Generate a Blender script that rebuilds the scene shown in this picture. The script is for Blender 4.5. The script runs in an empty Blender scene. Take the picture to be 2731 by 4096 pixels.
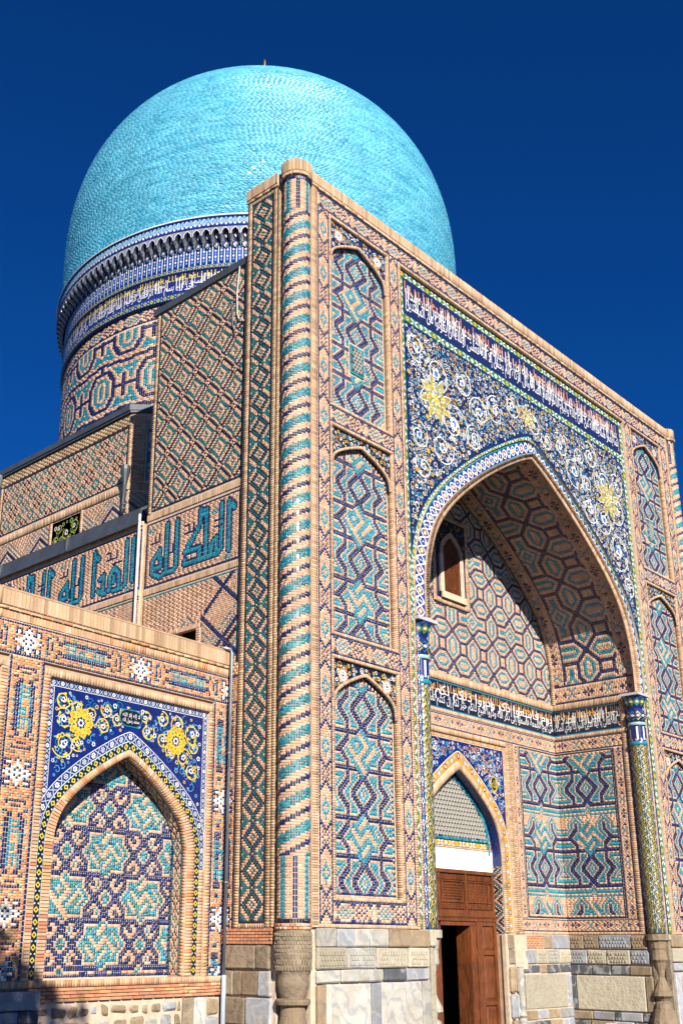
import bpy, bmesh, math, random
import numpy as np
from mathutils import Matrix, Vector
random.seed(7)
RNG = np.random.default_rng(7)
SC = bpy.context.scene
COL = SC.collection
PI = math.pi

# ------------------------------------------------------------------ camera
CAM_F, CAM_CX, CAM_CY, PW, PH = 4306.27, 1182.6, 2331.05, 2731.0, 4096.0
CAM_YAW, CAM_PITCH, CAM_ROLL = math.radians(46.487), math.radians(18.512), math.radians(0.253)
CAM_POS = np.array([-15.948, -15.154, 0.0])
_fw = np.array([math.sin(CAM_YAW) * math.cos(CAM_PITCH), math.cos(CAM_YAW) * math.cos(CAM_PITCH), math.sin(CAM_PITCH)])
_rt = np.array([math.cos(CAM_YAW), -math.sin(CAM_YAW), 0.0])
_up = np.cross(_rt, _fw)
_c, _s = math.cos(CAM_ROLL), math.sin(CAM_ROLL)
CAM_M = np.array([_c * _rt + _s * _up, -_s * _rt + _c * _up, _fw])
cam = bpy.data.cameras.new('camera')
cam.sensor_fit = 'VERTICAL'; cam.sensor_height = 36.0
cam.lens = CAM_F / PH * 36.0
cam.shift_x = (PW / 2 - CAM_CX) / PH
cam.shift_y = (CAM_CY - PH / 2) / PH
cam.clip_start = 0.1; cam.clip_end = 2000
camo = bpy.data.objects.new('camera', cam); COL.objects.link(camo)
camo.matrix_world = Matrix([[CAM_M[0][i], CAM_M[1][i], -CAM_M[2][i], CAM_POS[i]] for i in range(3)] + [[0, 0, 0, 1]])
SC.camera = camo

def project(P):
    d = (np.asarray(P, float) - CAM_POS) @ CAM_M.T
    return CAM_CX + CAM_F * d[..., 0] / d[..., 2], CAM_CY - CAM_F * d[..., 1] / d[..., 2]

# ------------------------------------------------------------------ light
SUN_D = np.array([1.71, 3.19, -1.93]); SUN_D /= np.linalg.norm(SUN_D)
SUN_EL = math.asin(-SUN_D[2]); SUN_AZ = math.atan2(-SUN_D[0], -SUN_D[1])
world = bpy.data.worlds.new('World'); SC.world = world; world.use_nodes = True
nt = world.node_tree; nt.nodes.clear()
sky = nt.nodes.new('ShaderNodeTexSky'); sky.sky_type = 'NISHITA'; sky.sun_disc = False
sky.sun_elevation = SUN_EL; sky.sun_rotation = SUN_AZ % (2 * PI)
sky.altitude = 900; sky.air_density = 1.0; sky.dust_density = 0.1; sky.ozone_density = 6.0
tint = nt.nodes.new('ShaderNodeMix'); tint.data_type = 'RGBA'; tint.blend_type = 'MULTIPLY'
tint.inputs[0].default_value = 1.0; tint.inputs[7].default_value = (0.05, 0.47, 1.0, 1)
bg = nt.nodes.new('ShaderNodeBackground'); bg.inputs[1].default_value = 0.05
wo = nt.nodes.new('ShaderNodeOutputWorld')
nt.links.new(sky.outputs[0], tint.inputs[6]); nt.links.new(tint.outputs[2], bg.inputs[0]); nt.links.new(bg.outputs[0], wo.inputs[0])
sun = bpy.data.lights.new('sun', 'SUN'); sun.energy = 5.0; sun.angle = math.radians(0.5); sun.color = (1.0, 0.94, 0.84)
suno = bpy.data.objects.new('sun', sun); COL.objects.link(suno)
suno.rotation_euler = Vector(SUN_D).to_track_quat('-Z', 'Y').to_euler()
SC.view_settings.view_transform = 'Standard'; SC.view_settings.look = 'None'
SC.view_settings.exposure = 0.85; SC.view_settings.gamma = 1.0; SC.view_settings.use_curve_mapping = False
SC.cycles.max_bounces = 5; SC.cycles.diffuse_bounces = 1; SC.cycles.glossy_bounces = 2

# ------------------------------------------------------------------ materials
def new_mat(name):
    m = bpy.data.materials.new(name); m.use_nodes = True
    n = m.node_tree.nodes; b = n['Principled BSDF']
    return m, m.node_tree, b
def N(t, typ, **kw):
    n = t.nodes.new(typ)
    for k, v in kw.items(): setattr(n, k, v)
    return n
def noise(t, scale, detail=4, rough=.6, coord=None):
    n = N(t, 'ShaderNodeTexNoise'); n.inputs['Scale'].default_value = scale; n.inputs['Detail'].default_value = detail
    n.inputs['Roughness'].default_value = rough
    if coord is not None: t.links.new(coord, n.inputs['Vector'])
    return n
def maprange(t, src, a, b, c, d):
    n = N(t, 'ShaderNodeMapRange'); n.inputs[1].default_value = a; n.inputs[2].default_value = b
    n.inputs[3].default_value = c; n.inputs[4].default_value = d; t.links.new(src, n.inputs[0]); return n.outputs[0]
def mixc(t, fac, a, b, blend='MIX'):
    n = N(t, 'ShaderNodeMix', data_type='RGBA', blend_type=blend)
    for s, v in ((0, fac), (6, a), (7, b)):
        if hasattr(v, 'is_linked') or hasattr(v, 'links'): t.links.new(v, n.inputs[s])
        else: n.inputs[s].default_value = v if s == 0 else (*v, 1)[:4]
    return n.outputs[2]

def mosaic_material():
    m, t, b = new_mat('glazed_and_plain_brick')
    a = N(t, 'ShaderNodeAttribute', attribute_name='col')
    geo = N(t, 'ShaderNodeNewGeometry')
    n1 = noise(t, 0.9, 5, .65, geo.outputs['Position']); n2 = noise(t, 38, 3, .6, geo.outputs['Position'])
    n3 = noise(t, 3.5, 6, .7, geo.outputs['Position'])
    w = N(t, 'ShaderNodeMath', operation='SUBTRACT'); w.inputs[0].default_value = 1.0; t.links.new(a.outputs['Alpha'], w.inputs[1])
    v = maprange(t, n1.outputs['Fac'], .3, .7, .86, 1.12); v2 = maprange(t, n2.outputs['Fac'], .3, .7, .86, 1.1)
    vm = N(t, 'ShaderNodeMath', operation='MULTIPLY'); t.links.new(v, vm.inputs[0]); t.links.new(v2, vm.inputs[1])
    vv = N(t, 'ShaderNodeVectorMath', operation='SCALE'); t.links.new(a.outputs['Color'], vv.inputs[0]); t.links.new(vm.outputs[0], vv.inputs['Scale'])
    # unglazed brick: lime bloom and dust in patches of their own
    dust = maprange(t, n3.outputs['Fac'], .56, .78, 0.0, 0.45)
    dm = N(t, 'ShaderNodeMath', operation='MULTIPLY'); t.links.new(dust, dm.inputs[0]); dm.inputs[1].default_value = .55
    dm2 = N(t, 'ShaderNodeMath', operation='MULTIPLY_ADD'); t.links.new(w.outputs[0], dm2.inputs[0]); dm2.inputs[1].default_value = .8; dm2.inputs[2].default_value = .2
    dm3 = N(t, 'ShaderNodeMath', operation='MULTIPLY'); t.links.new(dm.outputs[0], dm3.inputs[0]); t.links.new(dm2.outputs[0], dm3.inputs[1])
    c = mixc(t, dm3.outputs[0], vv.outputs[0], (.52, .38, .28))
    t.links.new(c, b.inputs['Base Color'])
    rr = maprange(t, n2.outputs['Fac'], .25, .75, .16, .36)
    r = N(t, 'ShaderNodeMix', data_type='FLOAT'); t.links.new(a.outputs['Alpha'], r.inputs[0]); r.inputs[2].default_value = .9; t.links.new(rr, r.inputs[3])
    t.links.new(r.outputs[0], b.inputs['Roughness'])
    s = maprange(t, a.outputs['Alpha'], 0, 1, .18, .5); t.links.new(s, b.inputs['Specular IOR Level'])
    bp = N(t, 'ShaderNodeBump'); bp.inputs['Distance'].default_value = .006
    st = maprange(t, a.outputs['Alpha'], 0, 1, .8, .12); t.links.new(st, bp.inputs['Strength'])
    t.links.new(n2.outputs['Fac'], bp.inputs['Height']); t.links.new(bp.outputs[0], b.inputs['Normal'])
    return m
MOSAIC = mosaic_material()

def plain(name, col, rough=.8, spec=.3, metal=0.0, var=.15, scale=6.0, bump=.3, bscale=40.0, bdist=.01):
    m, t, b = new_mat(name); geo = N(t, 'ShaderNodeNewGeometry')
    n = noise(t, scale, 6, .65, geo.outputs['Position'])
    f = maprange(t, n.outputs['Fac'], .3, .7, 1 - var, 1 + var)
    vv = N(t, 'ShaderNodeVectorMath', operation='SCALE'); vv.inputs[0].default_value = col; t.links.new(f, vv.inputs['Scale'])
    t.links.new(vv.outputs[0], b.inputs['Base Color'])
    b.inputs['Roughness'].default_value = rough; b.inputs['Specular IOR Level'].default_value = spec; b.inputs['Metallic'].default_value = metal
    if bump:
        nb = noise(t, bscale, 5, .65, geo.outputs['Position'])
        bp = N(t, 'ShaderNodeBump'); bp.inputs['Strength'].default_value = bump; bp.inputs['Distance'].default_value = bdist
        t.links.new(nb.outputs['Fac'], bp.inputs['Height']); t.links.new(bp.outputs[0], b.inputs['Normal'])
    return m
MORTAR = plain('lime_mortar', (.54, .41, .30), .95, .1, var=.2, bump=.5, bscale=25)
BRICK = plain('plain_brick', (.42, .27, .17), .92, .1, var=.25, scale=4, bump=.5, bscale=30)
METAL = plain('grey_roof_metal', (.075, .085, .10), .5, .5, .35, var=.25, scale=2.5, bump=.15, bscale=3, bdist=.03)
ZINC = plain('galvanised_pipe', (.22, .25, .29), .42, .5, .6, var=.2, scale=3, bump=0)
WHITEP = plain('white_painted_pipe', (.72, .70, .66), .5, .4, var=.06, bump=0)
PLASTER = plain('white_plaster', (.80, .76, .66), .9, .1, var=.05, scale=3, bump=.15, bscale=15)
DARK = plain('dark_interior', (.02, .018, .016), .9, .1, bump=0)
NAVYP = plain('navy_glaze', (.012, .020, .075), .25, .5, var=.35, scale=5, bump=.1, bscale=60, bdist=.004)
BLUEP = plain('cobalt_glaze', (.007, .016, .12), .25, .5, var=.35, scale=7, bump=.1, bscale=60, bdist=.004)
BLACKP = plain('black_glaze', (.010, .012, .022), .25, .5, var=.3, bump=.1, bscale=60, bdist=.004)
GOLD = plain('gilded_metal', (.75, .48, .12), .3, .5, .9, bump=0)
CABLE = plain('grey_cable', (.55, .52, .48), .6, .3, bump=0)
LATTW = plain('pale_lattice', (.36, .34, .30), .8, .2, var=.15, bump=.2)

def wood_material():
    m, t, b = new_mat('red_brown_wood'); geo = N(t, 'ShaderNodeNewGeometry')
    mp = N(t, 'ShaderNodeMapping'); mp.inputs['Scale'].default_value = (9, 9, 1.1); t.links.new(geo.outputs['Position'], mp.inputs[0])
    n = noise(t, 3.0, 7, .7, mp.outputs[0]); n2 = noise(t, 1.3, 4, .6, geo.outputs['Position'])
    cr = N(t, 'ShaderNodeValToRGB'); cr.color_ramp.elements[0].color = (.035, .010, .004, 1); cr.color_ramp.elements[0].position = .3
    cr.color_ramp.elements[1].color = (.24, .068, .016, 1); cr.color_ramp.elements[1].position = .72
    t.links.new(n.outputs['Fac'], cr.inputs[0])
    f = maprange(t, n2.outputs['Fac'], .3, .7, .7, 1.25)
    vv = N(t, 'ShaderNodeVectorMath', operation='SCALE'); t.links.new(cr.outputs[0], vv.inputs[0]); t.links.new(f, vv.inputs['Scale'])
    t.links.new(vv.outputs[0], b.inputs['Base Color']); b.inputs['Roughness'].default_value = .5
    bp = N(t, 'ShaderNodeBump'); bp.inputs['Strength'].default_value = .4; bp.inputs['Distance'].default_value = .01
    t.links.new(n.outputs['Fac'], bp.inputs['Height']); t.links.new(bp.outputs[0], b.inputs['Normal'])
    return m
WOOD = wood_material()

def stone_material(name, c1, c2, vein, vs=3.0, rough=.75, bump=.5, stain=(.30, .22, .12), stain_amt=.5):
    m, t, b = new_mat(name); geo = N(t, 'ShaderNodeNewGeometry'); oi = N(t, 'ShaderNodeObjectInfo')
    ad = N(t, 'ShaderNodeVectorMath', operation='ADD'); t.links.new(geo.outputs['Position'], ad.inputs[0])
    sc = N(t, 'ShaderNodeVectorMath', operation='SCALE'); sc.inputs[0].default_value = (31, 17, 23); t.links.new(oi.outputs['Random'], sc.inputs['Scale']); t.links.new(sc.outputs[0], ad.inputs[1])
    n = noise(t, 2.2, 8, .62, ad.outputs[0]); base = mixc(t, maprange(t, n.outputs['Fac'], .35, .65, 0, 1), c1, c2)
    wv = N(t, 'ShaderNodeTexWave', wave_type='BANDS', bands_direction='DIAGONAL'); wv.inputs['Scale'].default_value = vs * .35; wv.inputs['Distortion'].default_value = 14; wv.inputs['Detail'].default_value = 4
    wv.inputs['Detail Scale'].default_value = 1.4; t.links.new(ad.outputs[0], wv.inputs['Vector'])
    vf = maprange(t, wv.outputs['Fac'], .62, .98, 0, .55); c = mixc(t, vf, base, vein)
    n3 = noise(t, 1.4, 7, .7, ad.outputs[0]); c = mixc(t, maprange(t, n3.outputs['Fac'], .5, .72, 0, stain_amt), c, stain)
    br = maprange(t, oi.outputs['Random'], 0, 1, .78, 1.18)
    vv = N(t, 'ShaderNodeVectorMath', operation='SCALE'); t.links.new(c, vv.inputs[0]); t.links.new(br, vv.inputs['Scale'])
    t.links.new(vv.outputs[0], b.inputs['Base Color']); b.inputs['Roughness'].default_value = rough; b.inputs['Specular IOR Level'].default_value = .25
    nb = noise(t, 9, 10, .72, ad.outputs[0]); bp = N(t, 'ShaderNodeBump'); bp.inputs['Strength'].default_value = bump; bp.inputs['Distance'].default_value = .05
    t.links.new(nb.outputs['Fac'], bp.inputs['Height']); t.links.new(bp.outputs[0], b.inputs['Normal'])
    return m
ST = dict(
    white=stone_material('white_marble', (.46, .44, .40), (.36, .33, .27), (.22, .23, .25)),
    grey=stone_material('grey_marble', (.33, .34, .36), (.24, .245, .26), (.42, .42, .42)),
    dark=stone_material('dark_marble', (.055, .06, .068), (.10, .105, .115), (.34, .34, .34), stain_amt=.25),
    tan=stone_material('tan_stone', (.34, .25, .16), (.26, .19, .12), (.20, .15, .10), bump=.8),
    cream=stone_material('cream_slab', (.46, .41, .31), (.42, .37, .27), (.38, .33, .25), bump=1.0, stain_amt=.25),
    brown=stone_material('brown_rough_stone', (.24, .18, .12), (.32, .25, .17), (.15, .12, .09), bump=1.0),
)

# ------------------------------------------------------------------ objects
def put(o, parent=None):
    COL.objects.link(o)
    if parent is not None:
        o.parent = parent
        o.matrix_parent_inverse = parent.matrix_basis.inverted() if parent.parent is None else Matrix()
    return o
def thing(name, label, cat, loc=(0, 0, 0), group=None):
    o = bpy.data.objects.new(name, None); COL.objects.link(o); o.location = loc; o.empty_display_size = .3
    o['label'] = label; o['category'] = cat
    if group: o['group'] = group
    return o
def mesh_obj(name, verts, faces, mat, parent=None, smooth=False, cols=None):
    me = bpy.data.meshes.new(name); me.from_pydata([tuple(v) for v in verts], [], [tuple(f) for f in faces]); me.update()
    if mat: me.materials.append(mat)
    if smooth: me.polygons.foreach_set('use_smooth', [True] * len(me.polygons))
    if cols is not None:
        ca = me.color_attributes.new('col', 'FLOAT_COLOR', 'POINT'); ca.data.foreach_set('color', np.asarray(cols, np.float32).ravel())
    return put(bpy.data.objects.new(name, me), parent)

class MB:
    """collects polygons with one colour per vertex"""
    def __init__(s): s.v = []; s.f = []; s.c = []; s.n = 0
    def add(s, P, F, col=(1, 1, 1, 0)):
        P = np.asarray(P, float); k = s.n
        s.v.append(P); s.f.extend([tuple(i + k for i in f) for f in F]); s.n += len(P)
        s.c.append(np.tile(np.asarray(col, float), (len(P), 1)))
    def box(s, x0, x1, y0, y1, z0, z1, col=(1, 1, 1, 0)):
        P = [(x, y, z) for z in (z0, z1) for y in (y0, y1) for x in (x0, x1)]
        s.add(P, [(0, 2, 3, 1), (4, 5, 7, 6), (0, 1, 5, 4), (2, 6, 7, 3), (0, 4, 6, 2), (1, 3, 7, 5)], col)
    def fbox(s, fr, u0, u1, v0, v1, w0, w1, col=(1, 1, 1, 0)):
        q = np.array([(u, v, w) for w in (w0, w1) for v in (v0, v1) for u in (u0, u1)])
        s.add(fr(q[:, 0], q[:, 1], q[:, 2]), [(0, 2, 3, 1), (4, 5, 7, 6), (0, 1, 5, 4), (2, 6, 7, 3), (0, 4, 6, 2), (1, 3, 7, 5)], col)
    def tube(s, pts, r, col=(1, 1, 1, 0), n=8, cap=True):
        pts = [np.asarray(p, float) for p in pts]; rs = r if hasattr(r, '__len__') else [r] * len(pts)
        P = []
        for i, p in enumerate(pts):
            d = pts[min(i + 1, len(pts) - 1)] - pts[max(i - 1, 0)]; d = d / (np.linalg.norm(d) + 1e-9)
            a = np.cross(d, (0, 0, 1.0)) if abs(d[2]) < .9 else np.cross(d, (1.0, 0, 0)); a /= np.linalg.norm(a); b = np.cross(d, a)
            for k in range(n):
                t = 2 * PI * k / n; P.append(p + rs[i] * (math.cos(t) * a + math.sin(t) * b))
        F = [(i * n + k, i * n + (k + 1) % n, (i + 1) * n + (k + 1) % n, (i + 1) * n + k) for i in range(len(pts) - 1) for k in range(n)]
        if cap: F += [tuple(range(n - 1, -1, -1)), tuple(range((len(pts) - 1) * n, len(pts) * n))]
        s.add(P, F, col)
    def lathe(s, cx, cy, prof, n=48, col=(1, 1, 1, 0), a0=0, a1=2 * PI):
        full = abs(a1 - a0 - 2 * PI) < 1e-6; m = n if full else n + 1
        P = [(cx + r * math.cos(a0 + (a1 - a0) * k / n), cy + r * math.sin(a0 + (a1 - a0) * k / n), z) for r, z in prof for k in range(m)]
        F = [(i * m + k, i * m + (k + 1) % m, (i + 1) * m + (k + 1) % m, (i + 1) * m + k) for i in range(len(prof) - 1) for k in range(n)]
        s.add(P, F, col)
    def build(s, name, mat, parent=None, smooth=False):
        if not s.n: return None
        return mesh_obj(name, np.concatenate(s.v), s.f, mat, parent, smooth, np.concatenate(s.c))

# ------------------------------------------------------------------ frames: (u, v, w) -> world
def planar(o, U, V=(0, 0, 1)):
    o, U, V = (np.asarray(q, float) for q in (o, U, V)); Nn = np.cross(U, V)
    def f(u, v, w=0.0):
        u, v, w = np.broadcast_arrays(*[np.asarray(q, float) for q in (u, v, w)])
        return o + u[..., None] * U + v[..., None] * V + w[..., None] * Nn
    return f
def cylinder(cx, cy, R, a0=0.0):      # u = arc length; runs to the right as seen from outside
    def f(u, v, w=0.0):
        u, v, w = np.broadcast_arrays(*[np.asarray(q, float) for q in (u, v, w)])
        a = a0 + u / R
        return np.stack([cx + (R + w) * np.cos(a), cy + (R + w) * np.sin(a), v], -1)
    return f
def ringframe(fr, A, B, width):       # between two polylines of the frame fr; u along, v 0..width across
    A = np.asarray(A, float); B = np.asarray(B, float); Mid = (A + B) / 2
    L = np.concatenate([[0], np.cumsum(np.hypot(*np.diff(Mid, axis=0).T))])
    def f(u, v, w=0.0):
        u, v, w = np.broadcast_arrays(*[np.asarray(q, float) for q in (u, v, w)])
        k = v / width
        p = [(np.interp(u, L, A[:, i]) * (1 - k) + np.interp(u, L, B[:, i]) * k) for i in (0, 1)]
        return fr(p[0], p[1], w)
    f.length = L[-1]
    return f
def sweepframe(fr, A):                # the reveal of an arch: u along A, v = depth behind fr, w = inwards
    A = np.asarray(A, float); L = np.concatenate([[0], np.cumsum(np.hypot(*np.diff(A, axis=0).T))])
    T = np.gradient(A, axis=0); T /= np.linalg.norm(T, axis=1)[:, None]; Nn = np.stack([T[:, 1], -T[:, 0]], 1)
    def f(u, v, w=0.0):
        u, v, w = np.broadcast_arrays(*[np.asarray(q, float) for q in (u, v, w)])
        p = [np.interp(u, L, A[:, i]) + w * np.interp(u, L, Nn[:, i]) for i in (0, 1)]
        return fr(p[0], p[1], -v)
    f.length = L[-1]
    return f

ARCH = np.array([(0, 1), (.10, .962), (.25, .891), (.43, .795), (.6, .69), (.764, .572), (.89, .45), (.963, .322), (1, .165), (1, 0)])
_t = np.linspace(0, 1, len(ARCH)); _tt = np.linspace(0, 1, 37)
def _cr(P, tt):
    Q = np.vstack([2 * P[0] - P[1], P, 2 * P[-1] - P[-2]]); out = []
    for x in tt * (len(P) - 1):
        i = min(int(x), len(P) - 2); s = x - i; p0, p1, p2, p3 = Q[i:i + 4]
        out.append(.5 * ((2 * p1) + (p2 - p0) * s + (2 * p0 - 5 * p1 + 4 * p2 - p3) * s * s + (3 * p1 - p0 - 3 * p2 + p3) * s ** 3))
    return np.array(out)
ARCH = np.minimum(_cr(ARCH, _tt), 1.0)
def arch_pts(cx, spring, apex, hw):   # left spring -> apex -> right spring
    R = np.stack([cx + hw * ARCH[:, 0], spring + (apex - spring) * ARCH[:, 1]], 1)
    Lf = R.copy(); Lf[:, 0] = 2 * cx - Lf[:, 0]
    return np.vstack([Lf[::-1], R[1:]])
def in_arch(u, v, cx, spring, apex, hw):
    z = (np.asarray(v, float) - spring) / (apex - spring)
    x = np.interp(z, ARCH[::-1, 1], ARCH[::-1, 0])
    return (np.abs(np.asarray(u) - cx) < hw * np.where(z <= 0, 1.0, x)) & (z < 1)

# ------------------------------------------------------------------ tile colours (linear base colour, glaze)
PAL = {
    '.': ([(.54, .335, .215), (.58, .365, .24), (.50, .30, .19), (.61, .40, .27), (.545, .32, .205)], 0),
    'o': ([(.56, .24, .12), (.62, .30, .16), (.50, .32, .14), (.58, .36, .20), (.45, .19, .10)], 0),
    'k': ([(.42, .285, .17), (.50, .36, .21), (.36, .23, .135), (.47, .32, .19)], 0),
    'r': ([(.50, .20, .10), (.56, .26, .14), (.44, .21, .12)], 0),
    'N': ([(.007, .016, .085), (.008, .020, .07), (.009, .028, .13), (.007, .013, .055)], 1),
    'B': ([(.006, .008, .020), (.010, .014, .035), (.008, .016, .05)], 1),
    'T': ([(.010, .195, .275), (.018, .245, .32), (.008, .15, .235), (.014, .215, .26)], 1),
    'G': ([(.007, .12, .145), (.009, .15, .16), (.007, .09, .13), (.016, .145, .115)], 1),
    'W': ([(.72, .71, .68), (.66, .66, .64)], .8),
    'Y': ([(.62, .46, .03), (.55, .40, .04)], 1),
    'O': ([(.62, .26, .02), (.55, .30, .03)], 1),
    'E': ([(.05, .15, .03), (.03, .12, .05)], 1),
    'L': ([(.16, .42, .60), (.10, .32, .52)], 1),
    'C': ([(.015, .05, .32), (.010, .035, .24)], 1),
    'D': ([(.095, .385, .53), (.105, .41, .56), (.088, .36, .51), (.105, .40, .54)], 1),
}
def pick(code, n=None):
    cs, g = PAL[code]; c = cs[random.randrange(len(cs))]; k = random.uniform(.88, 1.12)
    return (c[0] * k, c[1] * k, c[2] * k, g)

FIELDS = []      # (thing, part, frame, rects array [u0 u1 v0 v1 w h], codes list, name)
def rects_from_grid(g, cw, ch, u0, v0, mask=None, long=3):
    """g: rows bottom to top of codes (' ' = none). Glazed runs become upright tiles two courses tall, brick runs lie in running bond."""
    R, K = [], []
    nr, nc = g.shape
    glz = {c: PAL[c][1] > .5 for c in set(g.ravel()) if c in PAL}
    used = np.zeros(g.shape, bool)
    if mask is not None:
        uu = u0 + (np.arange(nc) + .5) * cw; vv = v0 + (np.arange(nr) + .5) * ch
        used |= ~mask(uu[None, :] + 0 * vv[:, None], vv[:, None] + 0 * uu[None, :])
    for c in range(nc):
        r = 0
        while r < nr:
            k = g[r, c]
            if used[r, c] or k not in glz or not glz[k]: r += 1; continue
            n = 1
            if r + 1 < nr and g[r + 1, c] == k and not used[r + 1, c]: n = 2
            R.append((u0 + c * cw, u0 + (c + 1) * cw, v0 + r * ch, v0 + (r + n) * ch)); K.append(k); used[r:r + n, c] = True; r += n
    for r in range(nr):
        c = 0; first = True
        while c < nc:
            k = g[r, c]
            if used[r, c] or k not in glz or glz[k]: c += 1; first = True; continue
            lim = (long if r % 2 else max(1, long - 1)) if first else long
            n = 1
            while n < lim and c + n < nc and g[r, c + n] == k and not used[r, c + n]: n += 1
            R.append((u0 + c * cw, u0 + (c + n) * cw, v0 + r * ch, v0 + (r + 1) * ch)); K.append(k); c += n; first = False
    return np.array(R, float).reshape(-1, 4), K
def add_field(th, part, frame, R, K, w=0.0, h=.010):
    if len(R): FIELDS.append([th, part, frame, np.asarray(R, float), list(K), w, h])
def grid_field(th, part, frame, g, u0, u1, v0, v1, w=0.0, mask=None, long=3, h=.010):
    R, K = rects_from_grid(g, (u1 - u0) / g.shape[1], (v1 - v0) / g.shape[0], u0, v0, mask, long)
    add_field(th, part, frame, R, K, w, h)
def bricks(th, part, frame, u0, u1, v0, v1, bw, bh, code='k', w=0.0, h=.02, bond=True, mask=None):
    nr = max(1, round((v1 - v0) / bh)); bh = (v1 - v0) / nr; nc = max(1, round((u1 - u0) / bw)); bw = (u1 - u0) / nc
    R, K = [], []
    for r in range(nr):
        x = u0; c = 0
        while x < u1 - 1e-6:
            b = bw * (.5 if bond and nr > 1 and r % 2 and c == 0 else 1.0); x1 = min(u1, x + b)
            if u1 - x1 < bw * .3: x1 = u1
            if mask is None or mask((x + x1) / 2, v0 + (r + .5) * bh): R.append((x, x1, v0 + r * bh, v0 + (r + 1) * bh)); K.append(random.choice(code))
            x = x1; c += 1
    add_field(th, part, frame, R, K, w, h)
def backing(th, name, frame, u0, u1, v0, v1, w=0.0, depth=.05, mat=None, nu=1, nv=1):
    """a thin slab whose face lies at w"""
    us = np.linspace(u0, u1, nu + 1); vs = np.linspace(v0, v1, nv + 1); m = MB()
    U, V = np.meshgrid(us, vs); P = frame(U.ravel(), V.ravel(), w); Pb = frame(U.ravel(), V.ravel(), w - depth); k = nu + 1; n = len(P)
    F = [(j * k + i, j * k + i + 1, (j + 1) * k + i + 1, (j + 1) * k + i) for j in range(nv) for i in range(nu)]
    Fb = [tuple(q + n for q in f[::-1]) for f in F]
    E = [i for i in range(nu)]; S = [(i, i + n, i + 1 + n, i + 1) for i in E] + [(nv * k + i + 1, nv * k + i + 1 + n, nv * k + i + n, nv * k + i) for i in E]
    S += [((j + 1) * k, (j + 1) * k + n, j * k + n, j * k) for j in range(nv)] + [(j * k + nu, j * k + nu + n, (j + 1) * k + nu + n, (j + 1) * k + nu) for j in range(nv)]
    m.add(np.vstack([P, Pb]), F + Fb + S)
    return m.build(name, mat or MORTAR, th)

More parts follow.
